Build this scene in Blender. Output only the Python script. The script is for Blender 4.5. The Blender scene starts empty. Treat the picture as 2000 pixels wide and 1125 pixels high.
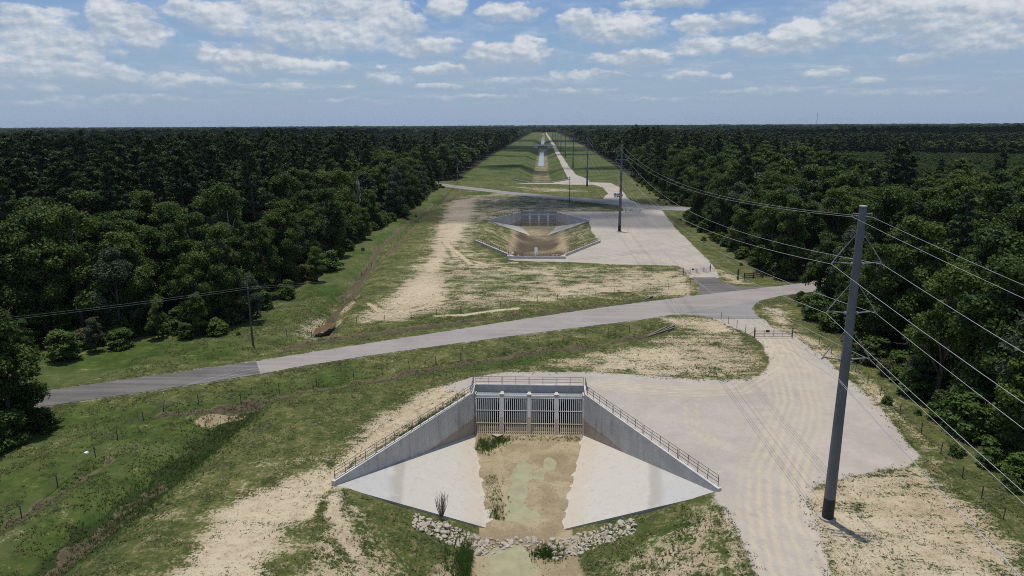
import bpy, bmesh, math, random
import numpy as np
from mathutils import Matrix, Vector
from mathutils.geometry import tessellate_polygon

random.seed(7)
RNG = np.random.default_rng(11)
scene = bpy.context.scene
COL = scene.collection
pi = math.pi

# ------------------------------------------------------------------ camera
H = 33.0
FPX = 1333.0
PSI, PITCH, ROLL = math.radians(2.65059), math.radians(13.42643), math.radians(-0.26)
f_ = np.array([-math.sin(PSI) * math.cos(PITCH), math.cos(PSI) * math.cos(PITCH), -math.sin(PITCH)])
r_ = np.cross(f_, [0, 0, 1.0]); r_ /= np.linalg.norm(r_)
u_ = np.cross(r_, f_)
c_, s_ = math.cos(ROLL), math.sin(ROLL)
r_, u_ = c_ * r_ + s_ * u_, -s_ * r_ + c_ * u_


def W(px, py, z=0.0):
    """the place on the level z that the photograph shows at (px, py)"""
    d = f_ + r_ * (px - 1000) / FPX + u_ * (562.5 - py) / FPX
    t = (z - H) / d[2]
    return (float(d[0] * t), float(d[1] * t))


def WP(pts, z=0.0):
    return [W(x, y, z) for x, y in pts]


def PX(x, y, z):
    d = np.array([x, y, z - H]); k = d @ f_
    return 1000 + FPX * (d @ r_) / k, 562.5 - FPX * (d @ u_) / k, k


cam_d = bpy.data.cameras.new('camera')
cam_d.sensor_width = 36; cam_d.lens = FPX / 2000 * 36
cam_d.clip_start = 0.5; cam_d.clip_end = 60000
cam = bpy.data.objects.new('camera', cam_d)
COL.objects.link(cam)
cam.matrix_world = Matrix(((r_[0], u_[0], -f_[0], 0), (r_[1], u_[1], -f_[1], 0), (r_[2], u_[2], -f_[2], H), (0, 0, 0, 1)))
scene.camera = cam

scene.view_settings.view_transform = 'Standard'
scene.view_settings.look = 'None'
scene.view_settings.exposure = 0.0
scene.view_settings.gamma = 1.0
scene.cycles.max_bounces = 6
scene.cycles.diffuse_bounces = 3
scene.cycles.transparent_max_bounces = 8
scene.cycles.volume_bounces = 0
scene.cycles.filter_width = 1.0
scene.cycles.use_denoising = False
scene.cycles.sample_clamp_indirect = 3.0


# ------------------------------------------------------------------ noise in numpy
def _hash(ix, iy, seed):
    n = (ix.astype(np.int64) * 374761393 + iy.astype(np.int64) * 668265263 + seed * 1274126177) & 0xFFFFFFFF
    n = ((n ^ (n >> 13)) * 1103515245) & 0xFFFFFFFF
    n = (n ^ (n >> 16)) & 0xFFFFFFFF
    return n / 4294967295.0


def vnoise(x, y, seed=0):
    x0, y0 = np.floor(x), np.floor(y)
    fx, fy = x - x0, y - y0
    fx = fx * fx * (3 - 2 * fx); fy = fy * fy * (3 - 2 * fy)
    a, b = _hash(x0, y0, seed), _hash(x0 + 1, y0, seed)
    c, d = _hash(x0, y0 + 1, seed), _hash(x0 + 1, y0 + 1, seed)
    return (a * (1 - fx) + b * fx) * (1 - fy) + (c * (1 - fx) + d * fx) * fy


def fbm(x, y, octv=4, seed=0):
    s = np.zeros_like(x, dtype=float); a = 0.5; t = 0
    for o in range(octv):
        s += a * vnoise(x, y, seed + o * 17); t += a
        x, y, a = x * 2.03 + 13.1, y * 2.03 + 7.7, a * 0.5
    return s / t


def sstep(a, b, x):
    t = np.clip((x - a) / (b - a), 0, 1)
    return t * t * (3 - 2 * t)


def sdist(x, y, poly):
    """signed distance to a polygon, positive inside"""
    p = np.asarray(poly, float)
    best = np.full(x.shape, 1e18); ins = np.zeros(x.shape, bool)
    for i in range(len(p)):
        ax, ay = p[i]; bx, by = p[(i + 1) % len(p)]
        ex, ey = bx - ax, by - ay
        L = ex * ex + ey * ey + 1e-12
        t = np.clip(((x - ax) * ex + (y - ay) * ey) / L, 0, 1)
        best = np.minimum(best, (x - ax - t * ex) ** 2 + (y - ay - t * ey) ** 2)
        if ay != by:
            c = ((ay > y) != (by > y)) & (x < ex * (y - ay) / (by - ay) + ax)
            ins ^= c
    d = np.sqrt(best)
    return np.where(ins, d, -d)


def ldist(x, y, line):
    p = np.asarray(line, float)
    best = np.full(x.shape, 1e18)
    for i in range(len(p) - 1):
        ax, ay = p[i]; ex, ey = p[i + 1] - p[i]
        L = ex * ex + ey * ey + 1e-12
        t = np.clip(((x - ax) * ex + (y - ay) * ey) / L, 0, 1)
        best = np.minimum(best, (x - ax - t * ex) ** 2 + (y - ay - t * ey) ** 2)
    return np.sqrt(best)


# ------------------------------------------------------------------ object helpers
def tag(o, label=None, cat=None, group=None, kind=None):
    if label: o['label'] = label
    if cat: o['category'] = cat
    if group: o['group'] = group
    if kind: o['kind'] = kind
    return o


def empty(name, loc, rz=0.0):
    o = bpy.data.objects.new(name, None)
    COL.objects.link(o); o.location = loc; o.rotation_euler = (0, 0, rz)
    o.empty_display_size = 0.3
    return o


def mesh_obj(name, verts, faces, mat, parent=None, smooth=False, link=True):
    me = bpy.data.meshes.new(name)
    me.from_pydata([tuple(v) for v in verts], [], [tuple(f) for f in faces])
    if mat: me.materials.append(mat)
    if smooth: me.shade_smooth()
    me.update()
    o = bpy.data.objects.new(name, me)
    if link: COL.objects.link(o)
    if parent: o.parent = parent
    return o


def np_mesh(name, V, Fq, mat, parent=None, smooth=False, link=True):
    """fast mesh of equal-sided faces; V (n,3), Fq (m,k)"""
    V = np.asarray(V, np.float32); Fq = np.asarray(Fq, np.int32)
    k = Fq.shape[1]
    me = bpy.data.meshes.new(name)
    me.vertices.add(len(V)); me.vertices.foreach_set('co', V.ravel())
    me.loops.add(Fq.size); me.loops.foreach_set('vertex_index', Fq.ravel())
    me.polygons.add(len(Fq))
    me.polygons.foreach_set('loop_start', np.arange(0, Fq.size, k, dtype=np.int32))
    me.polygons.foreach_set('use_smooth', np.full(len(Fq), smooth))
    if mat: me.materials.append(mat)
    me.update(calc_edges=True)
    o = bpy.data.objects.new(name, me)
    if link: COL.objects.link(o)
    if parent: o.parent = parent
    return o


class MB:
    """collects boxes, bars, tubes and prisms for ONE mesh"""
    def __init__(s): s.v = []; s.f = []

    def add(s, vs, fs):
        n = len(s.v); s.v += [tuple(v) for v in vs]; s.f += [tuple(i + n for i in f) for f in fs]; return s

    def box(s, x0, x1, y0, y1, z0, z1):
        return s.add([(x0, y0, z0), (x1, y0, z0), (x1, y1, z0), (x0, y1, z0), (x0, y0, z1), (x1, y0, z1), (x1, y1, z1), (x0, y1, z1)],
                     [(0, 3, 2, 1), (4, 5, 6, 7), (0, 1, 5, 4), (1, 2, 6, 5), (2, 3, 7, 6), (3, 0, 4, 7)])

    def tube(s, pts, rad, n=6, cap=True):
        pts = [Vector(p) for p in pts]
        if not isinstance(rad, (list, tuple)): rad = [rad] * len(pts)
        vs, fs = [], []
        for i, p in enumerate(pts):
            a = pts[max(i - 1, 0)]; b = pts[min(i + 1, len(pts) - 1)]
            d = (b - a).normalized()
            ref = Vector((0, 0, 1)) if abs(d.z) < 0.9 else Vector((1, 0, 0))
            e1 = d.cross(ref).normalized(); e2 = e1.cross(d)
            for k in range(n):
                t = 2 * pi * k / n
                vs.append(p + (e1 * math.cos(t) + e2 * math.sin(t)) * rad[i])
        for i in range(len(pts) - 1):
            for k in range(n):
                a = i * n + k; b = i * n + (k + 1) % n
                fs.append((a, b, b + n, a + n))
        if cap:
            fs.append(tuple(range(n))); fs.append(tuple(reversed(range((len(pts) - 1) * n, len(pts) * n))))
        return s.add(vs, fs)

    def bar(s, a, b, w, h):
        """square bar from a to b"""
        a, b = Vector(a), Vector(b); d = (b - a).normalized()
        ref = Vector((0, 0, 1)) if abs(d.z) < 0.95 else Vector((0, 1, 0))
        e1 = d.cross(ref).normalized() * (w / 2); e2 = e1.cross(d).normalized() * (h / 2)
        vs = [a - e1 - e2, a + e1 - e2, a + e1 + e2, a - e1 + e2, b - e1 - e2, b + e1 - e2, b + e1 + e2, b - e1 + e2]
        return s.add(vs, [(0, 3, 2, 1), (4, 5, 6, 7), (0, 1, 5, 4), (1, 2, 6, 5), (2, 3, 7, 6), (3, 0, 4, 7)])

    def prism(s, poly, axis, a, b):
        """extrude a 2-D outline along an axis; x: outline is (y,z)"""
        n = len(poly)
        def mk(t, p):
            return (t, p[0], p[1]) if axis == 'x' else ((p[0], t, p[1]) if axis == 'y' else (p[0], p[1], t))
        vs = [mk(a, p) for p in poly] + [mk(b, p) for p in poly]
        fs = [tuple(range(n)), tuple(reversed(range(n, 2 * n)))]
        for i in range(n):
            j = (i + 1) % n
            fs.append((i, i + n, j + n, j))
        return s.add(vs, fs)

    def build(s, name, mat, parent=None, smooth=False, link=True):
        o = mesh_obj(name, s.v, s.f, mat, parent, smooth, link)
        bm = bmesh.new(); bm.from_mesh(o.data)
        bmesh.ops.recalc_face_normals(bm, faces=bm.faces)
        bm.to_mesh(o.data); bm.free()
        return o


def copy_tree(o, parent=None):
    c = o.copy(); COL.objects.link(c); c.parent = parent
    for ch in o.children: copy_tree(ch, c)
    return c


# ------------------------------------------------------------------ shader helpers
class NT:
    def __init__(s, nt): s.nt = nt

    def n(s, typ, ins=None, **props):
        nd = s.nt.nodes.new('ShaderNode' + typ)
        for k, v in props.items(): setattr(nd, k, v)
        for k, v in (ins or {}).items():
            sk = nd.inputs[k]
            if isinstance(v, bpy.types.NodeSocket): s.nt.links.new(v, sk)
            else: sk.default_value = v
        return nd

    def math(s, op, a, b=0.0, c=None, clamp=False):
        ins = {0: a, 1: b}
        if c is not None: ins[2] = c
        return s.n('Math', ins, operation=op, use_clamp=clamp).outputs[0]

    def vmath(s, op, a, b=(0, 0, 0), out=0):
        return s.n('VectorMath', {0: a, 1: b}, operation=op).outputs[out]

    def noise(s, vec, scale, detail=4.0, rough=0.55, dist=0.0):
        return s.n('TexNoise', {'Vector': vec, 'Scale': scale, 'Detail': detail, 'Roughness': rough, 'Distortion': dist}).outputs['Fac']

    def mix(s, fac, a, b):
        nd = s.nt.nodes.new('ShaderNodeMix'); nd.data_type = 'RGBA'
        for sk, v in ((nd.inputs[0], fac), (nd.inputs[6], a), (nd.inputs[7], b)):
            if isinstance(v, bpy.types.NodeSocket): s.nt.links.new(v, sk)
            else: sk.default_value = (*v, 1) if isinstance(v, tuple) and len(v) == 3 else v
        return nd.outputs[2]

    def ss(s, x, a, b, lo=0.0, hi=1.0):
        nd = s.n('MapRange', {0: x, 1: a, 2: b, 3: lo, 4: hi}, interpolation_type='SMOOTHSTEP')
        return nd.outputs[0]


def new_mat(name):
    m = bpy.data.materials.new(name); m.use_nodes = True
    m.node_tree.nodes.clear()
    t = NT(m.node_tree)
    out = t.n('OutputMaterial')
    return m, t, out


def simple_mat(name, c1, c2, scale=2.0, rough=0.7, metal=0.0, bump=0.0, stretch=(1, 1, 1), c3=None, fine=12.0):
    m, t, out = new_mat(name)
    pos = t.n('TexCoord').outputs['Object']
    v = t.vmath('MULTIPLY', pos, stretch)
    a = t.noise(v, scale, 6, 0.6)
    b = t.noise(v, fine, 4, 0.6)
    fac = t.ss(t.math('ADD', t.math('MULTIPLY', a, 0.7), t.math('MULTIPLY', b, 0.3)), 0.34, 0.66)
    col = t.mix(fac, c1, c2)
    if c3:
        col = t.mix(t.ss(t.noise(v, scale * 0.6, 5, 0.65, 0.4), 0.56, 0.72), col, c3)
    ins = {'Base Color': col, 'Roughness': rough, 'Metallic': metal}
    p = t.n('BsdfPrincipled', ins)
    if bump:
        bp = t.n('Bump', {'Height': b, 'Strength': bump, 'Distance': 0.02})
        t.nt.links.new(bp.outputs[0], p.inputs['Normal'])
    t.nt.links.new(p.outputs[0], out.inputs[0])
    return m


M = {}
M['steel'] = simple_mat('weathered_steel', (.12, .127, .135), (.178, .186, .195), 1.2, 0.6, 0.2, stretch=(1, 1, .25))
M['black_coat'] = simple_mat('black_coating', (.012, .012, .013), (.022, .022, .022), 3, 0.6)
M['galv'] = simple_mat('galvanised_steel', (.5, .51, .5), (.62, .62, .6), 3, 0.5, 0.25)
M['rail'] = simple_mat('dark_rail_steel', (.10, .085, .075), (.17, .15, .14), 4, 0.55, 0.3)
M['grating'] = simple_mat('grey_grating', (.26, .29, .30), (.34, .37, .38), 1.5, 0.6, 0.2)
M['insul'] = simple_mat('grey_insulator', (.17, .185, .20), (.24, .255, .27), 5, 0.5)
M['wire'] = simple_mat('aluminium_wire', (.36, .37, .38), (.46, .46, .48), 0.5, 0.5, 0.2)
M['dull_wire'] = simple_mat('dull_wire', (.16, .16, .16), (.22, .22, .22), .5, .6)
M['wood'] = simple_mat('weathered_pole_wood', (.075, .055, .04), (.13, .10, .075), 2, 0.85, stretch=(1, 1, .15), bump=.3)
M['old_wood'] = simple_mat('grey_old_timber', (.10, .085, .07), (.2, .175, .15), 2, 0.9, bump=.3)
M['post'] = simple_mat('fence_post_steel', (.06, .065, .05), (.12, .11, .09), 4, 0.7, 0.2)
M['gate'] = simple_mat('gate_tube', (.42, .41, .40), (.52, .51, .5), 3, 0.55, 0.1)
M['tin'] = simple_mat('pale_sign', (.03, .03, .035), (.05, .05, .055), 4, 0.5)
M['rock'] = simple_mat('limestone_rock', (.43, .395, .325), (.30, .26, .20), 3.0, 0.85, bump=.4, c3=(.36, .29, .2))
M['white_bag'] = simple_mat('white_plastic', (.75, .76, .78), (.65, .66, .68), 3, 0.5)
M['twig'] = simple_mat('bare_twig', (.12, .075, .055), (.19, .125, .1), 6, 0.9)
M['snag'] = simple_mat('weathered_snag', (.20, .185, .165), (.30, .28, .25), 2, .9)
M['bark'] = simple_mat('tree_bark', (.055, .045, .036), (.11, .09, .075), 1.5, 0.95, stretch=(1, 1, .3), bump=.4)
M['old_conc'] = simple_mat('dusty_footing', (.30, .28, .24), (.4, .37, .32), 2, .9)
M['far_concrete'] = simple_mat('pale_tank', (.55, .56, .58), (.62, .63, .65), .2, .6)


def concrete_mat():
    """concrete with board joints, run-off streaks and a mud tide mark up from the channel floor"""
    m, t, out = new_mat('cast_concrete')
    pos = t.n('TexCoord').outputs['Object']
    sp = t.n('SeparateXYZ', {0: pos})
    a = t.noise(pos, 0.6, 6, 0.6)
    st = t.noise(t.vmath('MULTIPLY', pos, (1.6, 1.6, .12)), 1.0, 5, 0.6)
    fine = t.noise(pos, 14, 4, 0.6)
    col = t.mix(t.ss(a, .3, .7), (.44, .425, .395), (.55, .53, .49))
    col = t.mix(t.ss(st, .52, .70, 0, .6), col, (.28, .27, .25))
    # form joints every 1.22 m along the wall
    g = t.n('NewGeometry').outputs['True Normal']
    j = t.math('PINGPONG', t.math('MULTIPLY', sp.outputs[1], 1.0), 0.61)
    jl = t.ss(j, 0.0, 0.028, .45, 0.0)
    col = t.mix(jl, col, (.2, .2, .2))
    # tide mark of dried mud
    lv = t.math('ADD', sp.outputs[2], t.math('MULTIPLY', t.math('SUBTRACT', a, .5), 1.0))
    tide = t.ss(lv, -3.0, -3.55)
    col = t.mix(t.math('MULTIPLY', tide, t.ss(fine, .3, .65, .55, .9)), col, (.36, .27, .185))
    line = t.math('MULTIPLY', t.ss(lv, -3.15, -3.3), t.ss(lv, -3.5, -3.32))
    col = t.mix(t.math('MULTIPLY', line, .5), col, (.24, .16, .1))
    bp = t.n('Bump', {'Height': fine, 'Strength': .07, 'Distance': .02})
    p = t.n('BsdfPrincipled', {'Base Color': col, 'Roughness': .82, 'Normal': bp.outputs[0]})
    t.nt.links.new(p.outputs[0], out.inputs[0])
    return m


def apron_mat():
    """pale broom-finished slab: bluish dry top, cream silt lower down, a dark run-off band"""
    m, t, out = new_mat('slab_concrete')
    pos = t.n('TexCoord').outputs['Object']
    sp = t.n('SeparateXYZ', {0: pos})
    a = t.noise(pos, 0.35, 6, 0.6, .3)
    fine = t.noise(t.vmath('MULTIPLY', pos, (1, 3, 1)), 3, 6, 0.65)
    lv = t.math('ADD', sp.outputs[2], t.math('MULTIPLY', t.math('SUBTRACT', a, .5), .35))
    col = t.mix(t.ss(lv, -2.35, -2.0), (.465, .44, .385), (.425, .42, .405))
    col = t.mix(t.ss(lv, -4.2, -5.0, 0, .6), col, (.47, .40, .30))
    band = t.math('MULTIPLY', t.ss(lv, -2.45, -2.25), t.ss(lv, -1.75, -2.1))
    col = t.mix(t.math('MULTIPLY', band, .8), col, (.33, .31, .265))
    col = t.mix(t.ss(fine, .5, .75, 0, .28), col, (.38, .36, .32))
    col = t.mix(t.ss(a, .56, .7, 0, .3), col, (.55, .525, .46))
    sx = t.math('PINGPONG', sp.outputs[0], 1.9)
    col = t.mix(t.ss(sx, 0.0, 0.03, .3, 0), col, (.3, .29, .27))
    drip = t.noise(t.n('Mapping', {'Vector': pos, 'Scale': (1.1, .9, .22)}).outputs[0], 1.4, 6, .68)
    col = t.mix(t.ss(drip, .5, .72, 0, .36), col, (.30, .275, .23))
    spot = t.noise(pos, 2.2, 5, .7)
    col = t.mix(t.ss(spot, .68, .76, 0, .4), col, (.24, .21, .17))
    sy = t.math('PINGPONG', sp.outputs[1], 2.3)
    col = t.mix(t.ss(sy, 0.0, 0.03, .3, 0), col, (.27, .26, .24))
    bp = t.n('Bump', {'Height': fine, 'Strength': .12, 'Distance': .02})
    p = t.n('BsdfPrincipled', {'Base Color': col, 'Roughness': .8, 'Normal': bp.outputs[0]})
    t.nt.links.new(p.outputs[0], out.inputs[0])
    return m


def rack_mat():
    m, t, out = new_mat('rack_bars')
    pos = t.n('TexCoord').outputs['Object']
    sp = t.n('SeparateXYZ', {0: pos})
    a = t.noise(pos, 1.2, 4)
    lv = t.math('ADD', sp.outputs[2], t.math('MULTIPLY', t.math('SUBTRACT', a, .5), .5))
    col = t.mix(t.ss(lv, -3.2, -3.7), (.60, .61, .60), (.62, .56, .42))
    p = t.n('BsdfPrincipled', {'Base Color': col, 'Roughness': .6})
    t.nt.links.new(p.outputs[0], out.inputs[0])
    return m


def asphalt_mat(name, c1, c2, c3):
    m, t, out = new_mat(name)
    pos = t.n('TexCoord').outputs['Object']
    a = t.noise(pos, .12, 6, .6, .5)
    # worn wheel paths run with the road (about 29 degrees)
    rot = t.n('Mapping', {'Vector': pos, 'Rotation': (0, 0, -math.radians(29)), 'Scale': (.02, .7, 1)}).outputs[0]
    b = t.noise(rot, 1.0, 4, .6)
    fine = t.noise(pos, 9, 3, .6)
    col = t.mix(t.ss(a, .35, .65), c1, c2)
    col = t.mix(t.ss(b, .46, .62, 0, .85), col, c3)
    seam = t.noise(t.n('Mapping', {'Vector': pos, 'Rotation': (0, 0, -math.radians(29)), 'Scale': (.05, 2.2, 1)}).outputs[0], 1.0, 3, .6)
    col = t.mix(t.ss(seam, .60, .72, 0, .5), col, tuple(v * .72 for v in c1))
    crack = t.n('TexVoronoi', {'Vector': pos, 'Scale': .35}, feature='DISTANCE_TO_EDGE').outputs[0]
    col = t.mix(t.ss(crack, .012, .0, 0, .45), col, tuple(v * .55 for v in c1))
    col = t.mix(t.ss(fine, .4, .7, 0, .25), col, c1)
    if 'older' in name:
        # pale scuffs where vehicles have turned round
        ce = W(520, 800)
        rad = t.vmath('LENGTH', t.vmath('SUBTRACT', pos, (ce[0], ce[1], 0)), out=1)
        r0 = math.dist(ce, W(405, 752))
        wob = t.math('ADD', rad, t.math('MULTIPLY', t.math('SUBTRACT', a, .5), 1.2))
        ring = t.math('PINGPONG', t.math('SUBTRACT', wob, r0), .55)
        on = t.math('MULTIPLY', t.ss(ring, .10, .03), t.math('MULTIPLY', t.ss(wob, r0 - 2.0, r0 - 1.0), t.ss(wob, r0 + 3.2, r0 + 2.0)))
        col = t.mix(t.math('MULTIPLY', on, t.ss(b, .3, .6, .2, .8)), col, (.30, .285, .27))
    p = t.n('BsdfPrincipled', {'Base Color': col, 'Roughness': .9})
    p.inputs['Specular IOR Level'].default_value = .2
    t.nt.links.new(p.outputs[0], out.inputs[0])
    return m


M['concrete'] = concrete_mat()
M['apron'] = apron_mat()
M['rack'] = rack_mat()
M['barrel'] = simple_mat('barrel_shade', (.035, .033, .03), (.06, .055, .048), .8, .9)  # shade inside the barrels put into a near-black concrete colour
M['asphalt'] = asphalt_mat('chip_seal', (.245, .222, .212), (.295, .27, .256), (.32, .29, .26))
M['asphalt_dark'] = asphalt_mat('older_asphalt', (.10, .095, .093), (.135, .125, .122), (.17, .16, .15))
M['asphalt_far'] = asphalt_mat('far_road', (.20, .195, .19), (.25, .24, .23), (.27, .26, .245))


def ground_mat():
    m, t, out = new_mat('open_ground')
    pos = t.n('NewGeometry').outputs['Position']
    A = t.n('Attribute', attribute_name='mask_a'); sa = t.n('SeparateColor', {0: A.outputs['Color']})
    B = t.n('Attribute', attribute_name='mask_b'); sb = t.n('SeparateColor', {0: B.outputs['Color']})
    sand, mud, lush = sa.outputs[0], sa.outputs[1], sa.outputs[2]
    grav, floor, track = sb.outputs[0], sb.outputs[1], sb.outputs[2]
    n0 = t.noise(pos, .06, 4, .6)
    n1 = t.noise(pos, .3, 6, .62, .3)
    n2 = t.noise(pos, 1.3, 5, .65)
    n3 = t.noise(pos, 3.6, 6, .72)
    n4 = t.noise(pos, 11.0, 3, .6)
    str_ = t.noise(t.n('Mapping', {'Vector': pos, 'Rotation': (0, 0, .25), 'Scale': (.1, .5, 1)}).outputs[0], 1.5, 5, .6, .6)
    def c(x, k): return t.math('MULTIPLY', t.math('SUBTRACT', x, .5), k)
    def add(*xs):
        r = xs[0]
        for x in xs[1:]: r = t.math('ADD', r, x)
        return r
    # grass
    gmix = add(n1, c(n2, .6), c(n0, .6))
    grass = t.mix(t.ss(gmix, .3, .7), (.054, .074, .018), (.112, .120, .038))
    grass = t.mix(t.ss(add(n3, c(n2, .8)), .50, .72, 0, .75), grass, (.21, .17, .10))
    grass = t.mix(t.ss(add(n3, c(n1, .7)), .48, .28, 0, .85), grass, (.026, .038, .014))
    lcol = t.mix(t.ss(gmix, .3, .7), (.036, .068, .012), (.082, .114, .025))
    lcol = t.mix(t.ss(n3, .5, .75, 0, .5), lcol, (.034, .046, .018))
    lcol = t.mix(t.ss(n0, .4, .62, 0, .6), lcol, (.098, .100, .045))
    grass = t.mix(t.ss(add(lush, c(n1, .7), c(n2, .4)), .3, .7), grass, lcol)
    grass = t.mix(t.ss(lush, 1.15, 1.5), grass, t.mix(n3, (.018, .032, .008), (.040, .058, .016)))
    # bare sand
    sc = t.mix(t.ss(add(n2, c(n1, .6)), .3, .7), (.485, .41, .285), (.385, .31, .205))
    sc = t.mix(t.ss(n0, .42, .62, 0, .5), sc, (.53, .46, .335))
    sc = t.mix(t.ss(add(n3, c(n2, .5)), .5, .68, 0, .75), sc, (.21, .165, .10))
    sf = t.ss(add(t.math('MULTIPLY', sand, .92), c(n0, .4), c(n1, .95), c(n2, .75), c(n3, 1.7), c(n4, .5), c(str_, .9)), .36, .64)
    col = t.mix(sf, grass, sc)
    # gravel
    gc = t.mix(t.ss(add(n0, c(n1, .7)), .3, .7), (.34, .305, .268), (.41, .368, .32))
    gc = t.mix(t.ss(str_, .5, .7, 0, .5), gc, (.42, .36, .28))
    gc = t.mix(t.ss(n3, .52, .72, 0, .6), gc, (.25, .225, .20))
    gc = t.mix(t.ss(add(n2, c(n1, .8)), .55, .75, 0, .4), gc, (.43, .40, .36))
    gc = t.mix(t.math('MULTIPLY', track, t.ss(n2, .2, .6, .5, 1)), gc, (.50, .43, .30))
    gc = t.mix(t.ss(add(t.noise(pos, .55, 5, .65), c(n4, .8)), .52, .70, 0, .5), gc, (.30, .272, .245))
    gc = t.mix(t.ss(n4, .56, .72, 0, .45), gc, (.24, .22, .20))
    gf = t.ss(add(grav, c(n2, .35), c(n3, .35), c(n1, .25)), .38, .55)
    col = t.mix(gf, col, gc)
    # mud
    mc = t.mix(t.ss(add(n1, c(n2, .5)), .32, .68), (.25, .20, .122), (.355, .292, .182))
    mc = t.mix(t.ss(n1, .5, .66, 0, .6), mc, (.37, .325, .205))
    mc = t.mix(t.ss(add(n3, c(n2, .6)), .52, .70, 0, .75), mc, (.16, .115, .075))
    mf = t.ss(add(mud, c(n2, .5), c(n3, .4), c(n1, .4)), .4, .62)
    col = t.mix(mf, col, mc)
    # a damp dark ditch bottom is coded as mud with track
    dc = t.mix(t.ss(n2, .3, .7), (.060, .050, .032), (.115, .090, .058))
    col = t.mix(t.math('MULTIPLY', mf, t.ss(add(track, c(n2, .5)), .35, .65)), col, dc)
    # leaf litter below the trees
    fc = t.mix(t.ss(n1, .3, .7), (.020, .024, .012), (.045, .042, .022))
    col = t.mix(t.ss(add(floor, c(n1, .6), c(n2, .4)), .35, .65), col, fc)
    hgt = t.math('ADD', t.math('MULTIPLY', n3, .5), n2)
    bp = t.n('Bump', {'Height': hgt, 'Strength': t.math('SUBTRACT', .75, t.math('MULTIPLY', gf, .55)), 'Distance': .25})
    p = t.n('BsdfPrincipled', {'Base Color': col, 'Roughness': .95, 'Normal': bp.outputs[0]})
    p.inputs['Specular IOR Level'].default_value = .15
    t.nt.links.new(p.outputs[0], out.inputs[0])
    return m


M['ground'] = ground_mat()


def leaf_mat(name, c1, c2, c3, trans=.25, spread=.5):
    m, t, out = new_mat(name)
    rnd = t.n('ObjectInfo').outputs['Random']
    pos = t.n('NewGeometry').outputs['Position']
    n = t.noise(pos, .16, 4, .6)
    n2 = t.noise(pos, 2.5, 3, .6)
    col = t.mix(t.ss(t.math('ADD', n, t.math('MULTIPLY', t.math('SUBTRACT', n2, .5), .8)), .3, .7), c1, c2)
    col = t.mix(t.math('MULTIPLY', t.ss(rnd, .55, 1.0), spread), col, c3)
    d = t.n('BsdfPrincipled', {'Base Color': col, 'Roughness': .6})
    d.inputs['Specular IOR Level'].default_value = .25
    tr = t.n('BsdfTranslucent', {'Color': col})
    mx = t.n('MixShader', {0: trans, 1: d.outputs[0], 2: tr.outputs[0]})
    t.nt.links.new(mx.outputs[0], out.inputs[0])
    return m


M['leaf'] = leaf_mat('broad_leaves', (.034, .068, .013), (.088, .138, .026), (.115, .160, .028), .3, .75)
M['leaf_pale'] = leaf_mat('grey_green_leaves', (.050, .078, .040), (.10, .128, .066), (.10, .135, .055), .3)
M['needle'] = leaf_mat('pine_needles', (.022, .048, .013), (.055, .090, .026), (.080, .096, .030), .2)
M['leaf_young'] = leaf_mat('young_leaves', (.055, .105, .020), (.11, .175, .040), (.09, .15, .03), .35)
M['blade'] = leaf_mat('grass_blades', (.085, .11, .036), (.14, .155, .06), (.19, .17, .085), .4)


def water_mat(name, c, rough):
    m, t, out = new_mat(name)
    pos = t.n('NewGeometry').outputs['Position']
    n = t.noise(pos, .8, 4, .6)
    n2 = t.noise(pos, 3.0, 3, .5)
    col = t.mix(t.ss(n, .3, .7), tuple(k * .88 for k in c), tuple(k * 1.1 for k in c))
    bp = t.n('Bump', {'Height': n2, 'Strength': .05, 'Distance': .02})
    p = t.n('BsdfPrincipled', {'Base Color': col, 'Roughness': rough, 'IOR': 1.33, 'Normal': bp.outputs[0]})
    t.nt.links.new(p.outputs[0], out.inputs[0])
    return m


M['turbid'] = water_mat('turbid_green_water', (.31, .295, .175), .07)
M['brown_water'] = water_mat('brown_ditch_water', (.15, .095, .045), .08)
M['channel_water'] = water_mat('still_channel_water', (.25, .25, .23), .08)

# ------------------------------------------------------------------ layout
CX = -1.65                       # axis of the flood channel
HW, FB, WW = 7.0, 3.8, 17.9      # half widths: headwall, channel floor, wing tips
ZB = -5.3
TOPW = 17.6
KS = -ZB / (TOPW - FB)
# (y of the headwall, side on which the channel lies)
CULVERTS = [(82.8, -1), (170.5, 1), (265.9, -1), (402.3, 1), (1128.0, -1), (1190.0, 1)]
REACHES = [(-200, 57.7), (195.6, 240.8), (427.4, 1102.9), (1215.1, 3250)]

ROAD1_PALE = WP([(500, 706), (600, 690), (700, 674), (800, 658.5), (900, 643), (1000, 627), (1100, 612), (1200, 597.5), (1300, 585), (1362, 577), (1450, 567), (1530, 558)]) \
    + [(75, 153.5), (110, 172), (106, 180)][0:0] + [(78, 156.5), (140, 191), (144, 184), (80, 148)] \
    + WP([(1530, 577), (1480, 588), (1400, 602), (1300, 617), (1250, 625), (1100, 643.5), (1000, 656.5), (900, 670), (800, 683.5), (700, 698), (600, 713.5), (508, 731)])
ROAD1_DARK = WP([(500.3, 706), (508.3, 731), (400, 748), (300, 763), (200, 777.5), (60, 798)]) + [(-130, 36), (-134, 43)] + WP([(60, 768), (150, 755), (250, 741), (350, 727), (420, 717)])
APRON_S = WP([(1300, 616.6), (1335, 614.5), (1368, 617), (1401, 622), (1440, 623), (1486, 623), (1473, 612), (1468, 604), (1474, 595), (1483, 588.5), (1505, 582), (1482, 587.4), (1400, 601.6)])
APRON_N = WP([(1362, 577.6), (1367, 569), (1366, 561), (1362, 552), (1357, 546), (1353, 542), (1398, 542), (1405, 548), (1419, 555), (1440, 558.5), (1462, 560), (1516, 560.3), (1450, 567.6)])
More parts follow.
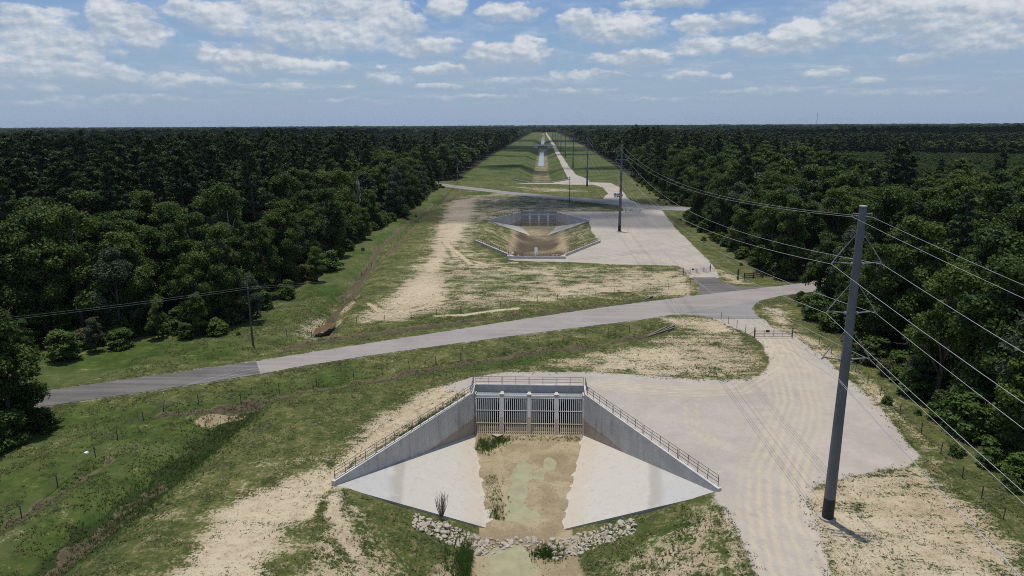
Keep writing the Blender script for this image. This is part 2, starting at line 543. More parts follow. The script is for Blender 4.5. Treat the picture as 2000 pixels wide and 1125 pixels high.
GRAVEL1 = WP([(880, 757), (925, 738), (1000, 729), (1140, 729), (1250, 735), (1330, 742), (1400, 745), (1440, 743), (1490, 740), (1506, 720), (1508, 700), (1495, 672), (1473, 655),
              (1440, 640), (1401, 622.5), (1486, 623.5), (1500, 640), (1545, 655), (1575, 678), (1612, 705), (1650, 740), (1700, 785), (1742, 832), (1787, 888), (1762, 905), (1700, 915),
              (1620, 930), (1575, 945), (1556, 975), (1570, 1010), (1590, 1060), (1612, 1125)]) + [(21.5, 43), (25, 36), (18, 33), (16.6, 45)] \
    + WP([(1462, 1060), (1432, 1000), (1406, 966)]) + [(CX + 18.3, 57.6), (CX + 7.4, 79.9), (CX + 7.4, 83.3), (CX - 7.4, 83.3), (CX - 9, 82)]
GRAVEL2 = [(CX - 7, 169.9), (CX + 7.3, 169.9), (CX + 7.3, 173.6), (CX + 18.4, 195.4), (CX + 17.8, 215), (CX + 18.4, 240.6), (CX + 7.4, 262), (CX + 7.4, 266.6)] \
    + WP([(1200, 413.5), (1222, 412), (1216, 404), (1245, 404), (1290, 411), (1297, 420), (1320, 452), (1350, 480), (1385, 515), (1393, 530), (1398, 541.5), (1353, 541.5), (1342, 524), (1328, 518), (1200, 515), (1100, 511), (1010, 508.5)])
GRAVEL3 = WP([(1178, 389.5), (1190, 378), (1180, 366), (1160, 360.5), (1120, 360.5)]) + [(CX + 8, 397), (CX - 14, 396), (CX - 7.5, 401.7), (CX + 7.4, 401.7), (CX + 7.4, 405.5), (CX + 18.2, 427.8),
                                                                                  (16.4, 440), (16.0, 566), (15.2, 853), (14.0, 1500), (10, 2575), (10, 3150), (13, 3150), (13.5, 2575), (17.5, 1500), (19.2, 853), (20.0, 566), (21.5, 470), (27, 430)] \
    + WP([(1150, 356), (1190, 357), (1208, 366), (1226, 390), (1250, 400.5)])
ROAD2 = WP([(866, 359), (900, 363.5), (950, 369), (1000, 375), (1100, 384), (1190, 390), (1235, 396), (1290, 402.5)]) + [(75, 272), (130, 250), (128, 243), (74, 264)] \
    + WP([(1290, 410), (1250, 406.5), (1200, 400.5), (1100, 390.5), (1000, 380.5), (950, 374.5), (900, 369), (866, 364.5)]) + [(-80, 402), (-160, 440), (-158, 448), (-80, 411)]
ROAD3 = [(-90, 1148), (110, 1148), (110, 1168), (-90, 1168)]

FOREST_L = [(-400, 20), (-140, 30), (-118, 58)] + WP([(-60, 690), (0, 690), (180, 672), (315, 648), (405, 652), (490, 611), (590, 544), (639, 517), (702, 463), (787, 418), (841, 373)]) + \
    [(-56, 384), (-90, 398), (-90, 412), (-54, 424), (-58, 700), (-58, 1500), (-50, 3200), (-9000, 3400), (-9000, 20)]
FOREST_R = [(47, 20), (44.8, 58), (46, 68), (46.5, 79), (47, 93), (47.5, 103), (49, 124), (49, 133), (60, 139), (140, 182), (140, 194), (62, 151), (52.5, 146), (50.5, 156), (51, 175), (51, 230), (54, 262), (80, 259),
            (130, 238), (130, 254), (76, 277), (55, 290), (56, 311), (57, 430), (60, 645), (64, 1120), (58, 3200), (9000, 3400), (9000, 20)]

# ------------------------------------------------------------------ ground sheet
def grow(a, b, step, k):
    out = []; x = a; s = step
    while x < b:
        s *= k; x += s; out.append(x)
    return out


xs = list(np.arange(-72, 56, .37))
xs = [-v for v in reversed(grow(72, 12000, .45, 1.09))] + xs + grow(xs[-1], 12000, .45, 1.09)
ys = list(np.arange(38, 128, .42)) + list(np.arange(128, 280, .85)) + list(np.arange(280, 460, 1.9)) + list(np.arange(460, 1260, 6.0))
ys = [-400, -200, -100, -50, -20, -5] + list(np.arange(0, 38, 2.5)) + ys + grow(ys[-1], 14000, 7, 1.07)
for yc, sd in CULVERTS:
    for v in (yc, yc + sd * 2.9, yc + sd * 25.1):
        k = int(np.argmin(np.abs(np.array(ys) - v))); ys[k] = v
xs, ys = np.array(sorted(xs)), np.array(sorted(ys))
gx, gy = np.meshgrid(xs, ys)
NX, NY = len(xs), len(ys)
X, Y = gx.ravel().copy(), gy.ravel().copy()

# snap the sheet to the wing walls so that the drop lies inside their thickness
def wedge(yc, sd, off=0.2):
    return [(CX - HW - off, yc + .2 * -sd), (CX - HW - off, yc + sd * 2.9), (CX - WW - off, yc + sd * 25.1), (CX + WW + off, yc + sd * 25.1), (CX + HW + off, yc + sd * 2.9), (CX + HW + off, yc + .2 * -sd)]


WEDGES = [wedge(*c) for c in CULVERTS]
for (yc, sd), wp in zip(CULVERTS[:4], WEDGES[:4]):
    cell = .37 if yc < 128 else (.6 if yc < 280 else 1.2)
    near = np.where((np.abs(X - CX) < 22) & (np.abs(Y - yc) < 30))[0]
    segs = [(wp[0], wp[1]), (wp[1], wp[2]), (wp[5], wp[0]), (wp[3], wp[4]), (wp[4], wp[5])]
    bx, by, bd = X[near].copy(), Y[near].copy(), np.full(len(near), 1e9)
    for (ax, ay), (qx, qy) in segs:
        ex, ey = qx - ax, qy - ay; L = ex * ex + ey * ey
        t = np.clip(((X[near] - ax) * ex + (Y[near] - ay) * ey) / L, 0, 1)
        px_, py_ = ax + t * ex, ay + t * ey
        d = np.hypot(X[near] - px_, Y[near] - py_)
        m_ = d < bd
        bx[m_], by[m_], bd[m_] = px_[m_], py_[m_], d[m_]
    m_ = bd < cell * .55
    X[near[m_]] = bx[m_]; Y[near[m_]] = by[m_]

ROADS_D = np.full(X.shape, -1e9)
for pl in (ROAD1_PALE, ROAD1_DARK, APRON_S, APRON_N, ROAD2, ROAD3):
    ROADS_D = np.maximum(ROADS_D, sdist(X, Y, pl))
GRAV_D = np.full(X.shape, -1e9)
for pl in (GRAVEL1, GRAVEL2, GRAVEL3):
    GRAV_D = np.maximum(GRAV_D, sdist(X, Y, pl))
FLAT_D = np.maximum(ROADS_D, GRAV_D)
FOR_D = np.maximum(sdist(X, Y, FOREST_L), sdist(X, Y, FOREST_R))

DITCH_N = WP([(560, 672), (640, 655), (760, 640), (900, 621), (1030, 607), (1150, 593), (1270, 578)])
DITCH_S = WP([(300, 800), (390, 790), (480, 772), (600, 752), (760, 728), (900, 703), (1030, 683), (1150, 667), (1290, 641)])
DITCH_F = WP([(905, 370), (850, 395), (800, 425), (740, 478), (690, 560), (650, 605), (630, 640)])
DITCH_G = [(-48, 395), (-47, 330), (-44, 240), (-42, 190), (-41.5, 150), (-41, 125)]
SWALE = WP([(480, 785), (400, 850), (300, 930), (180, 1020), (60, 1110)]) + [(-39.5, 30)]
TRENCH = WP([(215, 888), (160, 925), (100, 965), (40, 1000), (-20, 1040)])
PUDDLE = [(W(632, 630), 2.2, 4.5)]

PITS = [  # hollows of the channel floor that hold water: (x, y, rx, ry, depth)
    (*W(1022, 920, ZB), 1.1, 2.6, .3), (*W(1073, 905, ZB), .8, 1.9, .3), (*W(1055, 930, ZB), .5, 1.5, .26), (*W(1012, 960, ZB), 1.6, 2.8, .2), (*W(1010, 1004, ZB), 3.0, 1.3, .24), (*W(995, 985, ZB), 1.2, 1.4, .18),
    (*W(1000, 1108, ZB), 1.9, 3.6, .5), (*W(1047, 490, ZB), .8, 7, .35), (-1.5, 179, 3.6, 1.6, .3)]


def chan_z(x, y):
    dx = np.abs(x - CX)
    return np.minimum(0.0, ZB + np.maximum(0, dx - FB) * KS)


BERM = sstep(0, 1, 0)
n_big = fbm(X / 9, Y / 9, 4, 3); n_sm = fbm(X / 1.7, Y / 1.7, 3, 9)
off_flat = sstep(-.6, -4.0, FLAT_D)
flat_top = -off_flat * (.30 * n_big + .14 * n_sm) * sstep(900, 500, Y)
top = flat_top.copy()
for line, dep, wid in ((DITCH_N, .8, 1.7), (DITCH_S, .75, 1.6), (DITCH_F, 1.1, 2.4), (DITCH_G, .5, 1.5), (SWALE, 1.5, 3.2), (TRENCH, .45, .8)):
    d = ldist(X, Y, line)
    top -= dep * np.exp(-(d / wid) ** 2) * sstep(-.3, -2.2, FLAT_D) * (0.75 + .5 * n_sm)
top -= 1.1 * np.exp(-(((X - PUDDLE[0][0][0]) / 3) ** 2 + ((Y - PUDDLE[0][0][1]) / 5.5) ** 2)) * sstep(-.3, -2.2, FLAT_D)
in_reach = np.zeros(X.shape, bool)
for a, b in REACHES:
    in_reach |= (Y >= a) & (Y <= b)
cz = chan_z(X, Y)
floorish = sstep(-4.3, -5.1, cz)
bumps = (n_sm - .5) * .22 + (n_big - .5) * .14
pit = np.zeros(X.shape)
for px_, py_, rx, ry, dp in PITS:
    wob = .25 + 1.7 * fbm(X / .95, Y / .95, 3, 5)
    q = ((X - px_) / rx) ** 2 + ((Y - py_) / ry) ** 2
    pit += dp * np.exp(-q ** 1.5 * wob)
chan = cz + floorish * (.06 + bumps * .55 - pit) + (1 - floorish) * bumps * sstep(0, -.8, cz) * .8
# wavy berm crests of the far reach read as humps beside the channel
top = np.where(in_reach, np.minimum(top, chan), top)
# ground inside the wing walls
low = np.zeros(X.shape)
for yc, sd in CULVERTS:
    s = (Y - yc) * sd
    m_ = (s > -1.5) & (s <= 25.2)
    t = np.clip((25.1 - s[m_]) / 22.2, 0, 1)
    bw = FB + (HW - FB) * t; tw = WW + .4 + (HW + .4 - WW - .4) * t
    zt = -.25 + (ZB + .25) * t
    dx = np.abs(X[m_] - CX)
    k = np.clip((dx - bw) / np.maximum(tw - bw, .05), 0, 1)
    z = ZB + k * (zt - ZB)
    fl = ZB + .06 + bumps[m_] * .55 - pit[m_]
    low[m_] = np.where(dx < bw - .4, fl, np.maximum(np.where(dx < bw + 1.2, fl - (dx - bw) * .12, -9), z - np.where(s[m_] > 23.45 + (dx - FB) / (WW - FB) * 1.5, -.0, .25)))
wi = np.full(X.shape, -1e9)

V_top = np.stack([X, Y, top], 1); V_low = np.stack([X, Y, low], 1)
I = np.arange(NX * NY).reshape(NY, NX)
Q = np.stack([I[:-1, :-1].ravel(), I[:-1, 1:].ravel(), I[1:, 1:].ravel(), I[1:, :-1].ravel()], 1)
cxq, cyq = X[Q].mean(1), Y[Q].mean(1)
inside = np.zeros(len(Q), bool)
for wp in WEDGES:
    b = (np.abs(cxq - CX) < 20) & (cyq > min(p[1] for p in wp) - 1) & (cyq < max(p[1] for p in wp) + 1)
    k = np.where(b)[0]
    inside[k] |= sdist(cxq[k], cyq[k], wp) > 0
Q[inside] += NX * NY
VA = np.concatenate([V_top, V_low])
X2, Y2 = np.concatenate([X, X]), np.concatenate([Y, Y])
is_low = np.concatenate([np.zeros(len(X), bool), np.ones(len(X), bool)])

# ---- what grows or lies where
sand = np.zeros(X.shape); lush = np.zeros(X.shape); mud = np.zeros(X.shape); track = np.zeros(X.shape)


def patch(arr, poly, val, soft=2.0):
    d = sdist(X, Y, poly) + (n_big - .5) * 3.0 * (soft > 1)
    soft = soft * 1.7
    np.maximum(arr, val * sstep(-soft, soft, d), out=arr)


def patch_px(arr, pts, val, soft=2.0): patch(arr, WP(pts), val, soft)


sand[:] = .16
patch_px(sand, [(940, 736), (890, 742), (820, 770), (760, 800), (700, 840), (660, 885), (560, 930), (480, 965), (430, 1005), (380, 1070), (340, 1135), (500, 1135), (545, 1060), (600, 1010), (640, 960), (700, 905), (780, 850), (860, 800), (926, 775)], .92, 1.8)
patch_px(sand, [(1560, 965), (1620, 932), (1720, 912), (1790, 900), (1880, 950), (2000, 1060), (2050, 1150), (1620, 1150), (1575, 1010)], .72, 1.5)
patch_px(sand, [(930, 733), (1060, 700), (1250, 668), (1330, 618), (1400, 620), (1470, 655), (1506, 700), (1495, 742), (1440, 744), (1250, 736)], .56, 2)
patch_px(sand, [(1180, 690), (1330, 655), (1480, 680), (1506, 715), (1340, 720)], .72, 2)
patch_px(sand, [(1290, 620), (1400, 622), (1470, 655), (1330, 640)], .8, 1.5)
patch_px(sand, [(690, 612), (760, 575), (830, 505), (850, 440), (880, 390), (940, 383), (930, 430), (900, 480), (870, 520), (890, 560), (900, 600), (780, 628), (700, 632)], .84, 3)
patch_px(sand, [(850, 570), (1000, 560), (1150, 545), (1300, 528), (1352, 540), (1362, 575), (1280, 570), (1100, 585), (900, 602)], .63, 3)
patch_px(sand, [(1030, 555), (1180, 545), (1230, 560), (1060, 580)], .74, 3)
patch_px(sand, [(1270, 560), (1330, 550), (1360, 565), (1355, 580), (1290, 582)], .82, 1.5)
patch_px(sand, [(870, 420), (960, 400), (1180, 402), (1210, 410), (1090, 413), (1010, 414), (950, 432), (900, 450)], .56, 4)
patch_px(sand, [(880, 445), (960, 435), (925, 478), (990, 508), (860, 560), (845, 520)], .54, 4)
patch_px(sand, [(980, 362), (1100, 366), (1180, 375), (1060, 376)], .52, 6)
patch_px(sand, [(560, 1135), (600, 1060), (650, 965), (720, 985), (800, 1035), (900, 1080), (960, 1135)], .62, 2)
patch_px(sand, [(640, 950), (700, 975), (690, 1040), (630, 1020)], .7, 1.2)
patch_px(sand, [(620, 1060), (780, 1040), (880, 1085), (820, 1135), (600, 1135)], .62, 1.6)
patch_px(sand, [(1190, 1030), (1300, 990), (1410, 975), (1480, 1135), (1120, 1135)], .56, 2)
patch_px(sand, [(1400, 985), (1432, 1000), (1470, 1135), (1420, 1135)], .75, 1)
patch_px(sand, [(1500, 640), (1570, 672), (1650, 735), (1740, 825), (1800, 905), (1880, 950), (1830, 860), (1720, 745), (1620, 672), (1550, 640)], .70, 1.6)
patch_px(sand, [(1488, 600), (1530, 585), (1560, 640), (1620, 672), (1560, 660), (1500, 640)], .6, 1.5)
patch_px(sand, [(1395, 525), (1420, 528), (1480, 556), (1420, 556)], .66, 1.5)
patch_px(sand, [(560, 645), (620, 610), (690, 570), (720, 560), (650, 650), (600, 665)], .6, 1.6)
patch_px(sand, [(240, 1040), (360, 920), (400, 935), (330, 1060), (260, 1110)], .42, 2)
patch_px(sand, [(690, 632), (800, 500), (870, 385), (1000, 374), (1190, 405), (1090, 412), (950, 432), (925, 478), (990, 510), (1330, 520), (1360, 575), (1100, 588), (850, 615)], .50, 4)
patch_px(sand, [(1250, 525), (1350, 525), (1365, 575), (1250, 585)], .62, 2)
patch_px(sand, [(930, 735), (800, 780), (600, 860), (400, 960), (230, 1135), (700, 1135), (900, 1080), (650, 960)], .36, 4)
patch_px(sand, [(1300, 1000), (1420, 975), (1490, 1135), (1300, 1135)], .5, 2)
# lush strips
patch_px(lush, [(-100, 780), (-100, 660), (320, 640), (490, 615), (600, 545), (700, 470), (840, 380), (905, 372), (860, 400), (760, 470), (700, 560), (620, 640), (500, 700), (300, 730), (60, 768)], .85, 3)
patch_px(lush, [(-200, 1200), (-200, 810), (300, 775), (480, 745), (700, 700), (760, 735), (620, 765), (480, 800), (400, 880), (250, 980), (120, 1090), (60, 1200)], .62, 3)
patch_px(lush, [(740, 735), (900, 700), (1100, 668), (1280, 635), (1100, 700), (930, 735)], .7, 2)
patch_px(lush, [(780, 850), (905, 770), (925, 770), (910, 790), (850, 830)], .95, .8)
patch_px(lush, [(1330, 712), (1420, 712), (1455, 735), (1380, 738)], .8, 1.5)
patch_px(lush, [(820, 545), (960, 525), (1090, 540), (1010, 560), (880, 575)], .75, 3)
patch_px(lush, [(700, 690), (1000, 615), (1300, 575), (1340, 580), (1000, 645), (700, 672)], .6, 1.5)
patch_px(lush, [(950, 366), (1190, 398), (1205, 405), (1050, 400), (900, 378)], .65, 4)
patch_px(lush, [(880, 1080), (980, 1065), (960, 1100), (930, 1135), (880, 1135)], .9, .8)
patch_px(lush, [(1190, 1010), (1340, 985), (1400, 985), (1420, 1030), (1230, 1060)], .7, 1.5)
patch_px(lush, [(1700, 770), (1790, 880), (1900, 1000), (2000, 1100), (2000, 1040), (1830, 870)], .4, 1.2)
patch(lush, [(-60, 425), (-60, 3200), (66, 3200), (66, 425)], .95, 6)
# tree litter
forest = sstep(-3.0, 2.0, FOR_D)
# ditches: damp soil
for line, wid in ((DITCH_N, 1.3), (DITCH_S, 1.1), (DITCH_F, 1.0), (DITCH_G, .6), (TRENCH, .55)):
    d = ldist(X, Y, line) + (n_sm - .5) * 1.3 + (n_big - .5) * .9
    k = sstep(wid * 1.6, wid * .5, d) * sstep(-.2, -1.0, FLAT_D)
    mud = np.maximum(mud, k * .62); track = np.maximum(track, k * .85)
d = ldist(X, Y, SWALE)
k = sstep(3.6, 1.0, d + (n_sm - .5) * 2)
k2 = sstep(1.8, .5, d + (n_sm - .5) * 2.2) * sstep(66, 56, Y) * (.5 + .9 * n_big)
mud = np.maximum(mud, k2 * .8); track = np.maximum(track, k2 * .9)
lush = np.maximum(lush, k * 1.6); sand *= (1 - .8 * k)
d = ldist(X, Y, WP([(400, 810), (420, 800), (460, 790)])); mud = np.maximum(mud, sstep(2, .5, d) * .8)
# channel floors and muddy lower banks
zz = np.where(in_reach, cz, 0)
mud = np.maximum(mud, sstep(-4.4, -5.15, zz) * np.where(Y > 400, .52, .95))
near_pit = (Y > 190) & (Y < 245)
sand = np.where(near_pit & (np.abs(X - CX) < 18), np.maximum(sand, .38), sand)
mud = np.maximum(mud, np.where(near_pit, sstep(-1.0, -4.6, zz) * .8, 0))
far_pit = (Y > 420) & (Y < 1110)
mud = np.maximum(mud, np.where(far_pit, sstep(-2.6, -5.0, zz) * .55, 0))
track = np.maximum(track, np.where(near_pit, sstep(-2.0, -4.8, zz) * .62 * (.6 + .8 * n_big), 0))
track = np.maximum(track, np.where(far_pit, sstep(-2.5, -4.8, zz) * .5 * (.5 + n_big), 0))
patch(mud, [(CX - 9, 50), (CX - 4, 57.6), (CX + 4, 57.6), (CX + 7, 50), (CX + 4, 44), (CX - 4, 44)], .6, 1)
# wheel tracks in the gravel and sand
TRK = [WP([(1530, 690), (1540, 760), (1525, 830), (1505, 900), (1510, 980), (1545, 1125)]), WP([(1548, 690), (1562, 760), (1550, 830), (1530, 900), (1530, 980), (1570, 1125)]),
       WP([(1490, 670), (1520, 720), (1500, 770), (1450, 800), (1400, 790)]), WP([(1360, 800), (1365, 830), (1400, 860), (1470, 875)]), WP([(1150, 745), (1300, 755), (1420, 750), (1500, 730), (1520, 690)]),
       WP([(1520, 660), (1585, 760), (1600, 830), (1570, 900), (1520, 960), (1530, 1125)]), WP([(1510, 665), (1575, 780), (1575, 840), (1545, 900), (1490, 980), (1500, 1125)])]
for (tr, wmax) in ((WP([(1508, 655), (1545, 720), (1560, 790), (1540, 860), (1515, 930), (1520, 1010), (1555, 1125)]), 4.6), (WP([(1180, 750), (1330, 765), (1440, 760), (1510, 715), (1520, 680)]), 2.6), (WP([(1350, 790), (1352, 830), (1395, 865), (1480, 890)]), 1.0),
                  ([(24, 175), (32, 168), (34.5, 158), (34.5, 148)], 3.5), ([(30, 290), (31, 262), (29, 230), (24, 200)], 4)):
    d = ldist(X, Y, tr)
    st = (.5 + .5 * np.sin(d * 7.3 + n_big * 5)) ** 2 * sstep(wmax, wmax * .4, d) * (.35 + .9 * fbm(X / 5, Y / 9, 3, 23))
    track = np.maximum(track, np.where(GRAV_D > -.5, st * 1.0, 0))
for tr in []:
    d = np.abs(ldist(X, Y, tr) + (n_big - .5) * .5)
    track = np.maximum(track, np.where(GRAV_D > -.5, sstep(.55, .15, d) * .8, 0))
for tr in (WP([(640, 1000), (660, 950), (720, 880), (830, 800), (900, 765)]), WP([(600, 1000), (640, 940), (700, 880), (800, 805)]), WP([(690, 1050), (655, 1000), (650, 965)]),
           WP([(850, 615), (910, 612), (970, 603), (1010, 600)]), WP([(720, 590), (740, 605), (800, 605), (860, 590)]), WP([(870, 470), (890, 500), (950, 515), (1010, 512)]), WP([(880, 480), (920, 515), (1010, 522)])):
    d = ldist(X, Y, tr)
    sand = np.maximum(sand, sstep(.8, .2, d) * .95)
    sand = np.where((d > .9) & (d < 1.5), sand * .75, sand)
grav = sstep(-2.2, 1.1, GRAV_D + (n_big - .5) * 1.2)
grav = np.maximum(grav, .42 * sstep(-1.6, -.2, ROADS_D))
sand *= (1 - .7 * forest)
# the ground of the wedge floors is mud
mud_low = np.full(X.shape, .9)
for yc, sd in CULVERTS:
    s = (Y - yc) * sd; dx = np.abs(X - CX)
    mud_low[(s > 23.4) & (s < 25.3) & (dx > FB + .6)] = .3


def set_masks(o, vidx):
    me = o.data
    lowv = is_low[vidx]; base = vidx % len(X)
    a = np.ones((len(vidx), 4), np.float32); b = np.ones((len(vidx), 4), np.float32)
    a[:, 0] = np.where(lowv, .2, sand[base]); a[:, 1] = np.where(lowv, mud_low[base], mud[base]); a[:, 2] = np.where(lowv, 0, lush[base])
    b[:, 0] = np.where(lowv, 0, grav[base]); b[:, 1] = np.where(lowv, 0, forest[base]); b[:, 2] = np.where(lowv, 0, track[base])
    for nm, dat in (('mask_a', a), ('mask_b', b)):
        at = me.attributes.new(nm, 'FLOAT_COLOR', 'POINT'); at.data.foreach_set('color', dat.ravel())


gq = GRAV_D[Q % len(X)].mean(1)
sel_grav = (gq > 0) & ~inside
sel_mud = inside
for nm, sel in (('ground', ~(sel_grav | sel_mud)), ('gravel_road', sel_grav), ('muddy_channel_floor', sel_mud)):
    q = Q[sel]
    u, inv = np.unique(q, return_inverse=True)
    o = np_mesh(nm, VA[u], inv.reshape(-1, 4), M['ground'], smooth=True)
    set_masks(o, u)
    o['kind'] = 'structure'


def gz(x, y):
    """height of the ground at a place (nearest sheet vertex)"""
    j = int(np.clip(np.searchsorted(xs, x), 1, NX - 1)); i = int(np.clip(np.searchsorted(ys, y), 1, NY - 1))
    j = j if abs(xs[j] - x) < abs(xs[j - 1] - x) else j - 1
    i = i if abs(ys[i] - y) < abs(ys[i - 1] - y) else i - 1
    return float(top[i * NX + j])


def near_val(arr, x, y):
    j = np.clip(np.searchsorted(xs, x), 0, NX - 1); i = np.clip(np.searchsorted(ys, y), 0, NY - 1)
    return arr[i * NX + j]


# ---- paved roads: sheets just above the ground, worn edges
def sheet(name, poly, z, mat, jit=.12, step=1.2):
    pts = []
    n = len(poly)
    for i in range(n):
        a, b = np.array(poly[i]), np.array(poly[(i + 1) % n])
        L = np.linalg.norm(b - a); k = max(1, int(min(L / step, 60)))
        for j in range(k):
            p = a + (b - a) * j / k
            nrm = np.array([-(b - a)[1], (b - a)[0]]) / max(L, 1e-6)
            p = p + nrm * (vnoise(np.array([p[0] * .8]), np.array([p[1] * .8]), 5)[0] - .5) * 2 * jit
            pts.append((p[0], p[1], z))
    tri = tessellate_polygon([[Vector(p) for p in pts]])
    o = mesh_obj(name, pts, tri, mat)
    bm = bmesh.new(); bm.from_mesh(o.data)
    for f in bm.faces:
        if f.normal.z < 0: f.normal_flip()
    bm.to_mesh(o.data); bm.free()
    o['kind'] = 'structure'
    return o


sheet('road', ROAD1_PALE, .040, M['asphalt'])
sheet('road', ROAD1_DARK, .036, M['asphalt_dark'])
sheet('road_apron', APRON_S, .032, M['asphalt_far'])
sheet('road_apron', APRON_N, .028, M['asphalt_dark'])
sheet('road', ROAD2, .045, M['asphalt_far'], .25, 3)
sheet('road', ROAD3, .08, M['asphalt_far'], .5, 8)


def pool(name, cx, cy, rx, ry, z, mat, n=28):
    w = [1 + .22 * math.sin(2 * pi * i / n * 2 + cx) + .15 * math.sin(2 * pi * i / n * 5 + cy) for i in range(n)]
    pts = [(cx + w[i] * rx * math.cos(2 * pi * i / n), cy + w[i] * ry * math.sin(2 * pi * i / n), z) for i in range(n)]
    o = mesh_obj(name, pts, [tuple(range(n))], mat); o['kind'] = 'structure'
    return o


zw = ZB - .05
for (px_, py_, rx, ry, dp) in PITS[:6]: pass
pool('water', W(1035, 940, ZB)[0], W(1035, 940, ZB)[1], 3.4, 7.5, zw - .02, M['turbid'])
pool('water', W(1000, 1106, ZB)[0], W(1000, 1106, ZB)[1], 2.6, 4.6, zw - .02, M['turbid'])
pool('water', W(1047, 490, ZB)[0], W(1047, 490, ZB)[1], .65, 8, zw, M['channel_water'])
pool('water', PUDDLE[0][0][0], PUDDLE[0][0][1], 1.2, 3.2, -1.0, M['brown_water'])
for (a, b) in ((660, 1085), (1240, 1700), (1900, 2700)):
    v = []
    m = 40
    for i in range(m + 1):
        y = a + (b - a) * i / m
        w = 2.9 + .6 * math.sin(i * 1.7) + (.8 if a > 1200 else 0)
        if i == 0: w = .3
        v += [(CX - .8 - w, y, ZB + .14), (CX - .8 + w, y, ZB + .14)]
    o = mesh_obj('water', v, [(2 * i, 2 * i + 1, 2 * i + 3, 2 * i + 2) for i in range(m)], M['channel_water']); o['kind'] = 'structure'

# ------------------------------------------------------------------ box culverts
def rail_panel(a, b, nposts, h=1.07):
    """one welded panel of pipe handrail from a to b (three rails)"""
    m = MB(); a, b = Vector(a), Vector(b)
    for k in range(nposts):
        p = a.lerp(b, k / (nposts - 1))
        m.bar(p, p + Vector((0, 0, h + .02)), .055, .055)
    for z in (.38, .74, h):
        up = Vector((0, 0, z)); m.tube([a + up, b + up], .026, 6)
    return m


